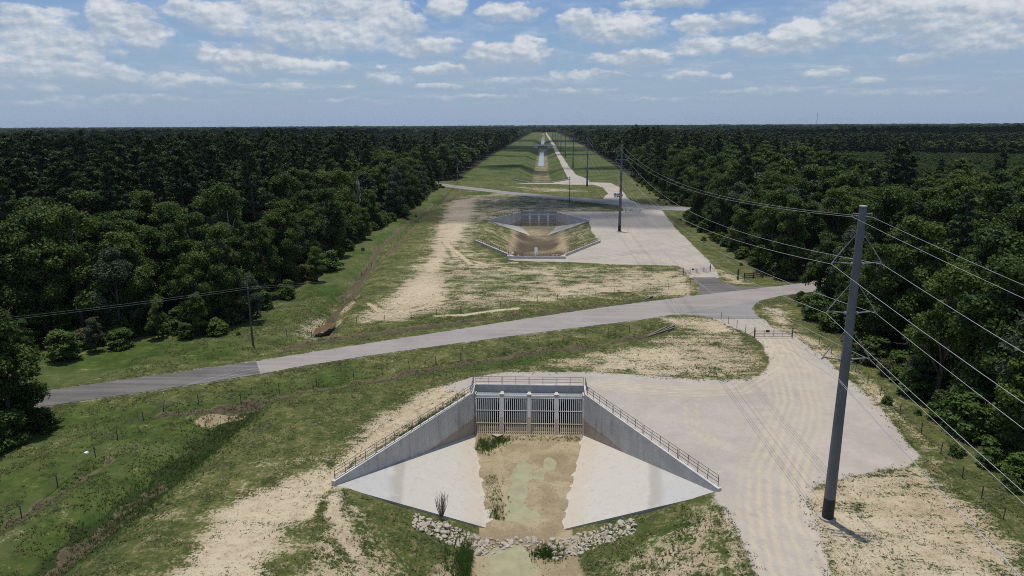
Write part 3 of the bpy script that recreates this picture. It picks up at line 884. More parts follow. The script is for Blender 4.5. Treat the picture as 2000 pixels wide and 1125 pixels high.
def make_culvert():
    root = empty('culvert_headwall', (0, 0, 0))
    bay = 2 * HW / 4
    ow = 1.5
    # headwall with four arched openings; the barrels run back from it
    m = MB()
    N = 15
    for b in range(4):
        c = -HW + bay * (b + .5)
        xsb = [c - bay / 2, c - ow] + [c - ow + 2 * ow * i / N for i in range(N + 1)] + [c + ow, c + bay / 2]
        zl = [-6.0, -6.0] + [-3.4 + 1.75 * max(0, 1 - abs((x - c) / ow) ** 3.5) ** .4 for x in xsb[2:-2]] + [-6.0, -6.0]
        for i in range(len(xsb) - 1):
            if xsb[i + 1] - xsb[i] < 1e-6: continue
            m.add([(xsb[i], 0, zl[i]), (xsb[i + 1], 0, zl[i + 1]), (xsb[i + 1], 0, .32), (xsb[i], 0, .32)], [(0, 1, 2, 3)])
    m.add([(-HW, 0, .32), (HW, 0, .32), (HW, .42, .32), (-HW, .42, .32), (-HW, .42, -1), (HW, .42, -1)], [(0, 1, 2, 3), (3, 2, 5, 4)])
    mesh_obj('headwall', m.v, m.f, M['concrete'], root)
    for b in range(4):
        c = -HW + bay * (b + .5)
        arc = [(c - ow, -5.9)] + [(c - ow + 2 * ow * i / N, -3.4 + 1.75 * max(0, 1 - abs((2 * i / N) - 1) ** 3.5) ** .4) for i in range(N + 1)] + [(c + ow, -5.9)]
        v = [(x, .005, z) for x, z in arc] + [(x, 14, z) for x, z in arc]; n = len(arc)
        f = [(i, (i + 1) % n, (i + 1) % n + n, i + n) for i in range(n)] + [tuple(range(n, 2 * n))]
        mesh_obj('culvert_barrel', v, f, M['barrel'], root)
    MB().box(-HW + .02, HW - .02, -2.9, -.02, -5.9, -5.36).build('sill_slab', M['apron'], root)
    # piers between the bays
    prof = [(-.01, -.52), (-1.2, -.52), (-1.24, -.8), (-2.86, -5.5), (-.01, -5.5)]
    for x in (-bay, 0, bay):
        m = MB().prism(prof, 'x', x - .2, x + .2)
        m.box(x - .3, x + .3, -1.22, -.72, -.55, -.46)
        m.build('pier', M['concrete'], root)
    for s in (-1, 1):
        MB().prism(prof, 'x', s * (HW - .01), s * (HW - .17)).build('pier', M['concrete'], root)
    for b in range(4):
        x0 = -HW + bay * b + .215; x1 = x0 + bay - .43
        m = MB()
        for k in range(9):
            y = -.03 - k * .135
            m.box(x0, x1, y - .1, y, -.74, -.69)
        m.build('grating_deck', M['grating'], root)
        m = MB()
        P0 = Vector((0, -1.28, -.86)); P1 = Vector((0, -2.9, -5.42))
        nb = 12
        for k in range(nb + 1):
            x = x0 + .05 + (x1 - x0 - .1) * k / nb
            o_ = Vector((x, 0, 0))
            m.bar(P0 + o_, P1 + o_, .08, .11)
        back = Vector((0, .06, .02))
        for t in (.01, .34, .67, .985):
            p = P0.lerp(P1, t)
            m.bar(p + Vector((x0, -.07, 0)), p + Vector((x1, -.07, 0)), .06, .07)
        fr = m.build('trash_rack', M['rack'], root)
        MB().box(x0, x1, -1.26, -1.10, -.84, -.60).build('lintel', M['galv'], fr)
    # wing walls with a straight return, then a flare; caps level with the ground behind
    for s in (-1, 1):
        t_ = .42
        path = [(HW + .005, .46), (HW + .005, -2.9), (WW + .005, -25.1)]
        nx, ny = 22.2, 10.9; L = math.hypot(nx, ny); nx, ny = nx / L, ny / L
        outer = [(HW + t_, .46), (HW + t_, -2.9 + .12), (WW + nx * t_, -25.1 + ny * t_)]
        zt = [.32, .32, .30]; zb = [-6.2, -6.2, -1.0]
        v = []
        for (ix, iy), (ox, oy), a, b in zip(path, outer, zt, zb):
            v += [(s * ix, iy, b), (s * ix, iy, a), (s * ox, oy, a), (s * ox, oy, b)]
        f = []
        for k in range(2):
            for j in range(4):
                f.append((4 * k + j, 4 * k + (j + 1) % 4, 4 * k + 4 + (j + 1) % 4, 4 * k + 4 + j))
        f += [(0, 1, 2, 3), (8, 9, 10, 11)]
        MB().add(v, f).build('wing_wall', M['concrete'], root)
        # sloping paved apron
        A = (HW + .0, -2.95, ZB); B = (FB, -23.6, ZB); C = (WW - .0, -25.0, -.27)
        B2 = (FB - .9, -23.6, ZB - .12); A2 = (HW - .9, -2.95, ZB - .12)
        tp = .1
        pts = [A, C, B, B2, A2]
        v = [(s * p[0], p[1], p[2] + tp) for p in pts] + [(s * p[0], p[1], p[2] - .35) for p in pts]
        n = len(pts)
        f = [(0, 1, 2), (0, 2, 3, 4), tuple(reversed(range(n, 2 * n)))] + [(i, (i + 1) % n, (i + 1) % n + n, i + n) for i in range(n)]
        MB().add(v, f).build('paved_apron', M['apron'], root)
        # hand rails
        g = t_ * .55
        rail_panel((s * (HW + g), .22, .3), (s * (HW + g), -2.75, .3), 3).build('handrail', M['rail'], root)
        a = Vector((s * (HW + g), -2.95, .31)); b = Vector((s * (WW + .17), -24.7, .31))
        for k in range(4):
            p = a.lerp(b, k / 4 + .004); q = a.lerp(b, (k + 1) / 4 - .004)
            rail_panel(p, q, 5).build('handrail', M['rail'], root)
    for b in range(4):
        x0 = -HW + bay * b + .06; x1 = x0 + bay - .12
        rail_panel((x0, .2, .31), (x1, .2, .31), 3).build('handrail', M['rail'], root)
    return root


cul = make_culvert()
tag(cul, 'concrete culvert outlet with four barred bays above the two white paved slabs', 'culvert', 'concrete culverts along the flood channel')
labels = [None, 'low concrete inlet wall with dark handrail at the near end of the muddy basin',
          'concrete culvert outlet with grey bays at the far end of the muddy basin',
          'distant thin concrete inlet wall where the long grassy channel starts beyond the second road',
          'tiny distant culvert with dark bays below the far road crossing', 'farthest culvert wall just beyond the far road crossing']
for i, (yc, sd) in enumerate(CULVERTS):
    o = cul if i == 0 else copy_tree(cul)
    if i: o['label'] = labels[i]
    o.location = (CX, yc, .32 if sd > 0 else 0); o.rotation_euler = (0, 0, 0 if sd < 0 else pi)

# ------------------------------------------------------------------ steel power poles
ARMS = (22.4, 18.4, 14.5)
PTOP = 26.8


def make_pole():
    root = empty('power_pole', (0, 0, 0))
    MB().tube([(0, 0, 1.9), (0, 0, PTOP)], [.46, .27], 12).build('shaft', M['steel'], root)
    MB().tube([(0, 0, -.6), (0, 0, 1.92)], [.475, .468], 12).build('base_coating', M['black_coat'], root)
    MB().tube([(0, 0, -.5), (0, 0, .1)], [.72, .70], 14).build('footing', M['old_conc'], root)
    for z in ARMS:
        for s in (-1, 1):
            m = MB()
            r0 = .46 + (.27 - .46) * (z - 1.9) / (PTOP - 1.9)
            m.tube([(s * r0 * .8, 0, z - .12), (s * 1.85, 0, z + .05)], [.06, .045], 7)
            m.tube([(s * (r0 + .05), 0, z - .12), (s * (r0 + .2), 0, z - .11)], [.13, .13], 8)
            m.tube([(s * 1.78, 0, z + .06), (s * 1.95, 0, z - .12)], [.09, .05], 6)
            arm = m.build('line_post', M['insul'], root)
            m = MB().tube([(s * r0 * .8, 0, z + 2.3), (s * 1.82, 0, z + .1)], .025, 5)
            m.tube([(s * (.55 * 1.82 + .45 * r0), 0, z + .1 + 2.2 * .45), (s * 1.75, 0, z + .22)], .045, 6)
            m.build('stay_insulator', M['insul'], arm)
    m = MB()
    for s in (-1, 1): m.tube([(s * .2, 0, 26.2), (s * .72, 0, 26.25), (s * .74, 0, 26.0)], .07, 6)
    m.build('shield_arm', M['steel'], root)
    MB().tube([(0, 0, PTOP + .002), (0, 0, PTOP + .04)], .29, 12).build('top_cap', M['galv'], root)
    return root


POLES = [(24.6, 53.7)] + [(24.2, 216.3), (24.1, 381.5), (23.4, 552.3), (22.7, 729.8), (22.2, 900), (21.7, 1070), (21.2, 1240), (20.7, 1410), (20.2, 1580)]
p0 = make_pole()
tag(p0, 'tallest grey steel power pole, with black base in bare sand beside the gravel bend', 'power pole', 'steel power poles in one line')
plabels = [None, 'tall grey steel power pole standing in the middle of the upper gravel pad', 'grey steel power pole beside the gravel loop beyond the second road, third along its line',
           'slim dark steel power pole on the grass verge, fourth along its line', 'slim dark steel power pole in the grass clearing, fifth along its line',
           'far thin steel power pole short of the distant crossing, sixth along its line', 'far thin steel power pole at the distant road crossing, seventh along its line',
           'tiny steel power pole just past the distant crossing, eighth along its line', 'tiny steel power pole far down the clearing, ninth along its line', 'last visible tiny steel power pole of the line, tenth along']
for i, (x, y) in enumerate(POLES):
    o = p0 if i == 0 else copy_tree(p0)
    if i: o['label'] = plabels[i]
    o.location = (x, y, 0)
PBACK = (25.0, -115.0)


def span(m, a, b, sag, r, n=26):
    a, b = Vector(a), Vector(b)
    pts = []
    for i in range(n + 1):
        t = i / n
        p = a.lerp(b, t); p.z -= sag * 4 * t * (1 - t); pts.append(p)
    m.tube(pts, r, 5, cap=False)


chain = [PBACK] + POLES
specs = []
for nm, z in zip(('upper', 'middle', 'lower'), ARMS):
    for s, side in ((-1, 'channel side'), (1, 'forest side')):
        specs.append((s * 1.95, z - .14, 4.6, .018, '%s conductor of the steel pole line, on the %s' % (nm, side), 'power line'))
specs.append((-.74, 25.98, 3.6, .013, 'thin shield wire at the top of the steel poles, channel side', 'shield wire'))
specs.append((.74, 25.98, 3.6, .013, 'thin shield wire at the top of the steel poles, forest side', 'shield wire'))
specs.append((-.45, 12.6, 4.0, .018, 'lowest cable of the steel pole line, clamped below the insulator arms', 'cable'))
for dx, z, sag, r, lab, cat in specs:
    m = MB()
    for (xa, ya), (xb, yb) in zip(chain[:7], chain[1:8]):
        span(m, (xa + dx, ya, z), (xb + dx, yb, z), sag, r)
    tag(m.build('overhead_wire', M['wire'], None, True), lab, cat, 'wires of the steel pole line')

# ------------------------------------------------------------------ wooden poles
def wood_pole(x, y, h, label, arm_rot=0.0, arms=True):
    root = empty('utility_pole', (x, y, gz(x, y)), arm_rot)
    MB().tube([(0, 0, -.8), (0, 0, h)], [.17, .11], 9).build('shaft', M['wood'], root)
    if arms:
        MB().box(-.75, .75, -.05, .05, h - .5, h - .38).build('crossarm', M['wood'], root)
    for px_ in ((-.65, .65) if arms else (0,)):
        z0 = h - .375 if arms else h
        MB().tube([(px_, 0, z0), (px_, 0, z0 + .1), (px_, 0, z0 + .2)], [.03, .06, .04], 7).build('insulator', M['white_bag'], root)
    tag(root, label, 'utility pole', 'wooden utility poles')
    return root


ra = math.radians(29)
wood_pole(-45, 99.4, 9.6, 'brown wooden utility pole beside the asphalt road at the foot of the dark forest', ra + pi / 2)
wood_pole(11.3, 296.4, 11.6, 'slim dark wooden utility pole standing in the grass before the second road', 2.8 + pi / 2)
m_l = []
for s in (-.65, .65):
    q = Vector((math.cos(ra + pi / 2) * s, math.sin(ra + pi / 2) * s, 0))
    m = MB()
    a = Vector((-45, 99.4, 9.0)) + q
    span(m, a + Vector((-62, -34.4, .2)), a, 1.0, .014)
    span(m, a, a + Vector((100, 55.4, .4)), 1.2, .011, 30)
    tag(m.build('overhead_wire', M['dull_wire']), 'thin wire on the roadside wooden pole, %s' % ('road side of the crossarm' if s < 0 else 'forest side of the crossarm'), 'wire', 'wires of the roadside pole')

# ------------------------------------------------------------------ fences, gates and odd things
def fence(name, pts, label, spacing=4.2, h=1.25, wires=4, wood_ends=False):
    root = empty(name, (pts[0][0], pts[0][1], 0))
    o0 = Vector((pts[0][0], pts[0][1], 0))
    P = [np.array(p) for p in pts]
    pos = []
    for a, b in zip(P[:-1], P[1:]):
        L = np.linalg.norm(b - a); k = max(1, int(round(L / spacing)))
        pos += [a + (b - a) * i / k for i in range(k)]
    pos.append(P[-1])
    tops = []
    for i, p in enumerate(pos[:100]):
        z = gz(p[0], p[1])
        lean = Vector((random.uniform(-.06, .06), random.uniform(-.06, .06), 0))
        b = Vector((p[0], p[1], z)) - o0
        m = MB().bar(b + Vector((0, 0, -.3)), b + Vector((0, 0, h)) + lean, .07, .07)
        m.build('post', M['post'], root)
        tops.append(b)
    m = MB()
    for k in range(wires):
        zz_ = h * (k + 1) / (wires + .3)
        m.tube([b + Vector((0, 0, zz_)) for b in tops], .008, 3, cap=False)
    m.build('wire_strands', M['post'], root)
    tag(root, label, 'fence')
    return root


fence('wire_fence', WP([(318, 792), (387, 781), (469, 769), (545, 755), (618, 744), (691, 732), (900, 697), (1100, 664), (1270, 638)]), 'barbed wire fence with thin steel posts along the near verge of the asphalt road')
fence('wire_fence', WP([(40, 999), (112, 944), (186, 888), (229, 855), (280, 818), (318, 792)]), 'wire fence with thin posts running down the grass beside the narrow bare trench', 6)
fence('wire_fence', WP([(560, 655), (697, 629), (752, 627), (900, 608), (1050, 588), (1200, 572), (1340, 560), (1357, 548), (1334, 536)]), 'barbed wire fence with thin posts between the asphalt road and the patchy sand field')
fence('wire_fence', [(-49, 390), (-47.5, 330), (-45, 240), (-43, 190), (-42.5, 150)], 'wire fence following the muddy ditch along the foot of the dark forest', 5)
fence('wire_fence', WP([(1473, 660), (1439, 640), (1408, 624)]), 'short wire fence from the near tube gate up to the road', 3)
fence('wire_fence', WP([(1547, 658), (1600, 672), (1650, 706), (1720, 772), (1800, 845), (1880, 930), (1960, 1010), (2030, 1090)]), 'wire fence along the edge of the forest behind the tallest steel pole', 4.5)


def gate(a, b, label):
    a = Vector((*a, 0)); b = Vector((*b, 0))
    L = (b - a).length; ang = math.atan2(b.y - a.y, b.x - a.x)
    root = empty('tube_gate', a, ang)
    for x in (0, L):
        MB().tube([(x, 0, -.4), (x, 0, 1.75)], .09, 8).build('gate_post', M['rail'], root)
    for x0, x1 in ((.12, L / 2 - .06), (L / 2 + .06, L - .12)):
        m = MB()
        for z in (.25, .5, .75, 1.0, 1.3): m.tube([(x0, 0, z), (x1, 0, z)], .042, 6)
        for x in (x0, (x0 + x1) / 2, x1): m.tube([(x, .0, .2), (x, .0, 1.34)], .045, 6)
        m.build('gate_leaf', M['gate'], root)
    MB().box(L * .34 - .3, L * .34 + .3, -.05, -.035, .92, 1.32).build('sign_plate', M['tin'], root)
    MB().bar((0, 0, 1.2), (-1.6, .1, 0.0), .05, .05).build('brace', M['rail'], root)
    MB().bar((L, 0, 1.2), (L + 1.6, .1, 0.0), .05, .05).build('brace', M['rail'], root)
    tag(root, label, 'gate', 'double tube gates across the gravel road')


gate(W(1473, 660), W(1547, 660), 'grey double tube gate across the gravel road on the near side of the asphalt')
gate(W(1334, 538), W(1387, 531), 'grey double tube gate across the gravel road on the far side of the asphalt')
gate(W(1222, 416), W(1250, 417), 'small distant tube gate where the upper gravel pad meets the second road')

# debris timbers
for k, (a, b, lab) in enumerate(((W(1268, 645), W(1303, 636), 'longest grey timber lying at the end of the roadside ditch'), (W(1262, 650), W(1316, 640), 'lower grey timber lying beside the others at the ditch end'), (W(1285, 641), W(1318, 635), 'short grey timber lying closest to the road at the ditch end'))):
    va, vb = Vector((*a, gz(*a) + .15)), Vector((*b, gz(*b) + .25))
    tag(MB().bar(va, vb, .28, .22).build('timber', M['old_wood']), lab, 'timber', 'grey timbers at the ditch end')
a, b = W(1255, 580), W(1275, 575)
tag(MB().bar((*a, gz(*a) + .12), (*b, gz(*b) + .2), .25, .2).build('timber', M['old_wood']), 'dark log lying on the sand at the end of the ditch across the road', 'log')


def wood_fence(x, y):
    root = empty('board_fence', (x, y, gz(x, y)), .35)
    for px_ in (0, 2.4, 4.8): MB().box(px_ - .1, px_ + .1, -.1, .1, -.4, 1.45).build('post', M['wood'], root)
    for z in (.35, .8, 1.25): MB().box(-.15, 4.95, -.15, -.105, z - .1, z + .1).build('board', M['wood'], root)
    for z in (.35, .8, 1.25): MB().box(4.91, 4.955, -.1, 2.6, z - .1, z + .1).build('board', M['wood'], root)
    tag(root, 'short dark brown board fence corner on the bare soil at the forest edge', 'fence')


wood_fence(44.2, 148.5)
x, y = W(1441, 545)
tag(MB().tube([(x, y, -.4), (x, y, 2.3)], [.2, .18], 9).build('stub_post', M['wood']), 'stout dark wooden post standing left of the board fence corner', 'post')
x, y = W(316, 795)
tag(MB().tube([(x, y, -.2), (x + .5, y - .1, 1.9)], .06, 6).build('leaning_pipe', M['galv']), 'pale leaning pipe at the corner of the roadside wire fences', 'pipe')


def crumpled(name, x, y, r, mat, label, cat):
    bm = bmesh.new(); bmesh.ops.create_icosphere(bm, subdivisions=2, radius=r)
    for v in bm.verts: v.co *= random.uniform(.7, 1.25); v.co.z *= .45
    me = bpy.data.meshes.new(name); bm.to_mesh(me); bm.free(); me.materials.append(mat)
    o = bpy.data.objects.new(name, me); COL.objects.link(o); o.location = (x, y, gz(x, y) + r * .35)
    tag(o, label, cat)


crumpled('plastic_bag', *W(168, 880), .24, M['white_bag'], 'crumpled white plastic bag lying in the grass beside the trench', 'litter')


# ------------------------------------------------------------------ rocks
def rock_mesh(seed):
    rr = random.Random(seed)
    bm = bmesh.new(); bmesh.ops.create_icosphere(bm, subdivisions=2, radius=1)
    cuts = [(Vector((rr.gauss(0, 1), rr.gauss(0, 1), rr.gauss(0, 1))).normalized(), rr.uniform(.45, .75)) for _ in range(9)]
    sx, sy, sz = rr.uniform(.8, 1.25), rr.uniform(.65, 1.0), rr.uniform(.5, .75)
    for v in bm.verts:
        for n, d in cuts:
            e = v.co.dot(n) - d
            if e > 0: v.co -= n * e
        v.co += Vector((rr.uniform(-.03, .03), rr.uniform(-.03, .03), rr.uniform(-.03, .03)))
        v.co = Vector((v.co.x * sx, v.co.y * sy, v.co.z * sz))
    me = bpy.data.meshes.new('riprap_rock'); bm.to_mesh(me); bm.free(); me.materials.append(M['rock'])
    return me


rocks = [rock_mesh(k) for k in range(9)]


def chz(x, y): return float(chan_z(np.array([x]), np.array([y]))[0])


def put_rock(x, y, s, label, group, dz=0.0):
    o = bpy.data.objects.new('riprap_rock', random.choice(rocks)); COL.objects.link(o)
    o.location = (x, y, gz(x, y) + s * .08 + dz); o.scale = (s, s, s)
    o.rotation_euler = (random.uniform(-.35, .35), random.uniform(-.35, .35), random.uniform(0, 6.28))
    tag(o, label, 'rock', group)


RIP = []
tries = 0
zones = [((-11.9, 57.45), (-4.9, 54.5), 135, 'angular pale limestone rock in the riprap heap below the slab with the bare shrub', 'riprap below the slab with the shrub', .24, .52),
         ((-5.4, 57.6), (1.9, 55.2), 62, 'muddy tan rock in the riprap sill between the floor puddles and the green pond', 'riprap across the channel floor', .22, .46),
         ((1.2, 57.5), (8.6, 54.4), 130, 'angular pale limestone rock in the riprap heap below the slab nearest the gravel road', 'riprap below the slab by the gravel road', .24, .50)]
for (x0, ya), (x1, yb), n, lab, grp, s0, s1 in zones:
    k = 0
    for _ in range(9000):
        if k >= n: break
        x = random.uniform(x0, x1); y = random.uniform(yb, ya)
        if x < -4.9: y = ya - (ya - y) * (.7 + .3 * (x - x0) / (x1 - x0))
        if x > 1.9: y = ya - (ya - y) * (.7 + .3 * (x1 - x) / (x1 - x0))
        s = s0 * .7 + (s1 - s0 * .7) * random.random() ** 1.4
        if any((x - a) ** 2 + (y - b) ** 2 < (.56 * (s + c)) ** 2 for a, b, c in RIP): continue
        RIP.append((x, y, s)); k += 1
        put_rock(x, y, s, lab, grp)
for px_, py_, lab in ((870, 1028, 'lone rock on the mud floor against the slab with the bare shrub'), (1215, 1046, 'single rock lying off the end of the riprap heap by the gravel road')):
    x, y = W(px_, py_, -4.2); put_rock(x, y, .34, lab, None)
x, y = W(972, 853, ZB)
m = MB().prism([(-.75, .0), (0, -.45), (.75, 0), (.1, .08)], 'z', .0, .22)
o = m.build('rubble_slab', M['rock']); o.location = (x, y, ZB + .15); o.rotation_euler = (.25, 0, 0)
tag(o, 'broken pale slab piece lying on the mud against the foot of the bars', 'rubble')
for k in range(18):
    x = CX + random.uniform(-7.5, 7.5); y = random.uniform(196.5, 200)
    put_rock(x, y, random.uniform(.4, .7), 'grey rock of the riprap behind the low inlet wall in the muddy basin', 'riprap behind the inlet wall')

# bare shrub at the foot of the slab
root = empty('bare_shrub', (-9.6, 58.35, chz(-9.6, 58.35) + .05))
m = MB(); rs = random.Random(4)
for k in range(26):
    a = rs.uniform(0, 6.28); sp = rs.uniform(.1, .75); h = rs.uniform(1.6, 2.9)
    b = Vector((math.cos(a) * sp * .15, math.sin(a) * sp * .15, 0)); e = Vector((math.cos(a) * sp, math.sin(a) * sp, h))
    mid = b.lerp(e, .5) + Vector((math.cos(a) * .12 * sp * 2, math.sin(a) * .12 * sp * 2, 0))
    m.tube([b, mid, e], [.028, .018, .006], 4)
    for q in range(4):
        t = rs.uniform(.35, .9); p = b.lerp(e, t)
        m.tube([p, p + Vector((rs.uniform(-.3, .3), rs.uniform(-.3, .3), rs.uniform(.2, .6)))], [.012, .004], 3)
m.build('twigs', M['twig'], root)
tag(root, 'leafless brown shrub standing at the lower edge of the white paved slab', 'shrub')


# ------------------------------------------------------------------ parked car
def make_car(x, y, rz):
    root = empty('parked_car', (x, y, .05), rz)
    white = simple_mat('white_paint', (.62, .63, .65), (.68, .69, .7), 2, .35)
    glass = simple_mat('tinted_glass', (.015, .017, .02), (.02, .022, .025), 3, .1)
    tyre = simple_mat('tyre_rubber', (.015, .015, .015), (.025, .025, .025), 8, .9)
    lamp = simple_mat('red_lamp', (.35, .02, .02), (.4, .03, .03), 4, .3)
    # side outline of a sport utility vehicle, nose towards +x
    prof = [(-2.35, .5), (-2.4, .95), (-2.3, 1.15), (-2.05, 1.68), (-1.8, 1.8), (.2, 1.8), (.55, 1.72), (1.15, 1.18), (2.15, 1.05), (2.35, .9), (2.38, .5), (2.2, .35), (-2.2, .35)]
    bm = bmesh.new()
    rings = []
    for yy, k in ((-.95, .96), (-.9, 1), (.9, 1), (.95, .96)):
        rings.append([bm.verts.new((px_ * (1 if abs(yy) < .93 else .985), yy * (.86 if pz > 1.3 else 1), .35 + (pz - .35) * k)) for px_, pz in prof])
    n = len(prof)
    for a, b in zip(rings[:-1], rings[1:]):
        for i in range(n): bm.faces.new((a[i], a[(i + 1) % n], b[(i + 1) % n], b[i]))
    bm.faces.new(rings[0]); bm.faces.new(rings[-1])
    bmesh.ops.recalc_face_normals(bm, faces=bm.faces)
    me = bpy.data.meshes.new('body'); bm.to_mesh(me); bm.free(); me.materials.append(white)
    o = bpy.data.objects.new('body', me); COL.objects.link(o); o.parent = root
    for s in (-1, 1):
        for x0, x1, x2, x3 in ((-1.95, -1.75, -.9, -.9), (-.8, -.8, .1, .1), (.2, .2, .45, .95)):
            m = MB(); yb, yt = s * .955, s * .80
            v = [(x0, yb, 1.2), (x3, yb, 1.2), (x2, yt + s * .03, 1.68), (x1, yt + s * .03, 1.68)]
            m.add(v + [(a, b - s * .06, c) for a, b, c in v], [(0, 1, 2, 3), (4, 7, 6, 5), (0, 4, 5, 1), (1, 5, 6, 2), (2, 6, 7, 3), (3, 7, 4, 0)])
            m.build('side_window', glass, root)
        for wx in (-1.4, 1.45):
            w = MB().tube([(wx, s * .72, .36), (wx, s * .97, .36)], .37, 16).build('wheel', tyre, root)
            MB().tube([(wx, s * .965, .36), (wx, s * .985, .36)], .2, 12).build('rim', M['galv'], w)
        MB().box(-2.41, -2.32, s * .62 - .12, s * .62 + .12, .95, 1.3).build('tail_lamp', lamp, root)
    m = MB(); v = [(-2.335, -.75, 1.2), (-2.335, .75, 1.2), (-2.09, .7, 1.68), (-2.09, -.7, 1.68)]
    m.add(v + [(a + .05, b, c) for a, b, c in v], [(0, 1, 2, 3), (4, 7, 6, 5), (0, 4, 5, 1), (1, 5, 6, 2), (2, 6, 7, 3), (3, 7, 4, 0)]).build('rear_window', glass, root)
    # raised tailgate
    MB().bar((-2.0, 0, 1.82), (-2.95, 0, 2.0), 1.5, .08).build('tailgate', glass, root)
    tag(root, 'white car parked on the gravel at the second road, partly behind a steel pole', 'car')


make_car(35.2, 323.5, .75)

# far mast and tanks over the tree tops
def mast(x, y, h, label):
    root = empty('radio_mast', (x, y, 0))
    m = MB()
    w = 1.6
    cs = [(w * math.cos(a), w * math.sin(a)) for a in (0, 2.094, 4.189)]
    for cx_, cy_ in cs: m.bar((cx_, cy_, 0), (cx_ * .5, cy_ * .5, h), .35, .35)
    k = 14
    for i in range(k):
        z0, z1 = h * i / k, h * (i + 1) / k
        f0, f1 = 1 - .5 * i / k, 1 - .5 * (i + 1) / k
        for j in range(3):
            a, b = cs[j], cs[(j + 1) % 3]
            m.bar((a[0] * f0, a[1] * f0, z0), (b[0] * f1, b[1] * f1, z1), .18, .18)
    m.build('lattice', M['gate'], root)
    MB().tube([(0, 0, h), (0, 0, h + 6)], .15, 6).build('antenna', M['gate'], root)
    tag(root, label, 'mast')


d = f_ + r_ * (1564 - 1000) / FPX; ad = np.array([d[0], d[1]]); ad /= np.linalg.norm(ad)
mast(ad[0] * 4200, ad[1] * 4200, 92, 'thin lattice radio mast rising above the far tree line')


def tank(px_, dist, h, label):
    d = f_ + r_ * (px_ - 1000) / FPX; a = np.array([d[0], d[1]]); a /= np.linalg.norm(a)
    root = empty('water_tower', (a[0] * dist, a[1] * dist, 0))
    MB().tube([(0, 0, 0), (0, 0, h - 6)], [2.2, 1.6], 10).build('column', M['far_concrete'], root)
    MB().tube([(0, 0, h - 7), (0, 0, h - 4), (0, 0, h), (0, 0, h + 3), (0, 0, h + 5)], [1.7, 5.0, 7.0, 6, 1], 14).build('bowl', M['far_concrete'], root, True)
    tag(root, label, 'water tower', 'far water towers')


tank(803, 5200, 38, 'tiny pale water tower on the horizon above the dark forest')

# ------------------------------------------------------------------ trees
def leaf_cloud(C, R, n, size, rng, up=.35, shell=(.7, 1.05), flat=1.0):
    """n leaf sprays over lobes with centres C and radii R: returns quads as verts (n*4,3)"""
    w = R ** 2; w = w / w.sum()
    k = rng.choice(len(C), n, p=w)
    d = rng.normal(size=(n, 3)); d[:, 2] = d[:, 2] * .9 + .25
    d /= np.linalg.norm(d, axis=1, keepdims=True)
    rad = R[k] * rng.uniform(shell[0], shell[1], n) * (1 + .18 * np.sin(d[:, 0] * 7 + k) * np.cos(d[:, 1] * 6 + k * 2))
    p = C[k] + d * rad[:, None] * np.array([1, 1, flat])
    nrm = d * .7 + rng.normal(size=(n, 3)) * .55 + np.array([0, 0, up])
    nrm /= np.linalg.norm(nrm, axis=1, keepdims=True)
    t = rng.normal(size=(n, 3)); e1 = np.cross(nrm, t); e1 /= np.linalg.norm(e1, axis=1, keepdims=True)
    e2 = np.cross(nrm, e1)
    s = size * rng.uniform(.55, 1.35, n)[:, None]
    asp = rng.uniform(.5, .9, n)[:, None]
    a = p + e1 * s * .6; b = p + e2 * s * asp * .6 + nrm * s * .12; c = p - e1 * s * .6; dd = p - e2 * s * asp * .6 + nrm * s * .10
    V = np.stack([a, b, c, dd], 1).reshape(-1, 3)
    F = np.arange(4 * n).reshape(n, 4)
    return V, F


def broad_parts(seed, h, rad, n, size, base=.28):
    rng = np.random.default_rng(seed)
    nl = int(rng.integers(30, 40))
    C, R = [], []
    for i in range(nl):
        t = rng.uniform(0, 1) ** .8
        z = h * (base + .08) + t * h * (.86 - base)
        env = rad * (1 - .75 * abs((t - .38)) ** 1.4 * 1.5)
        a = rng.uniform(0, 2 * pi); q = math.sqrt(rng.uniform(.03, 1)) * max(env, .15 * rad) * .78
        C.append((math.cos(a) * q, math.sin(a) * q, z)); R.append(rad * rng.uniform(.20, .36) * (1.1 - .3 * t))
    C.append((0, 0, h * .9)); R.append(rad * .28)
    C, R = np.array(C), np.array(R)
    V, F = leaf_cloud(C, R, n, size, rng, flat=.8, shell=(.35, 1.12))
    m = MB()
    m.tube([(0, 0, -.5), (.05 * rad, 0, h * .3), (0, .06 * rad, h * .6), (0, 0, h * .85)], [.022 * h * .8, .016 * h, .010 * h, .003 * h], 7)
    for i in range(0, len(C), 2):
        z0 = max(h * .18, C[i][2] - .25 * h)
        m.tube([(0, 0, z0), tuple(C[i] * np.array([.55, .55, .4]) + np.array([0, 0, .6 * (z0 * .5 + C[i][2] * .5)])), tuple(C[i])], [.008 * h, .005 * h, .002 * h], 5)
    return V, F, m


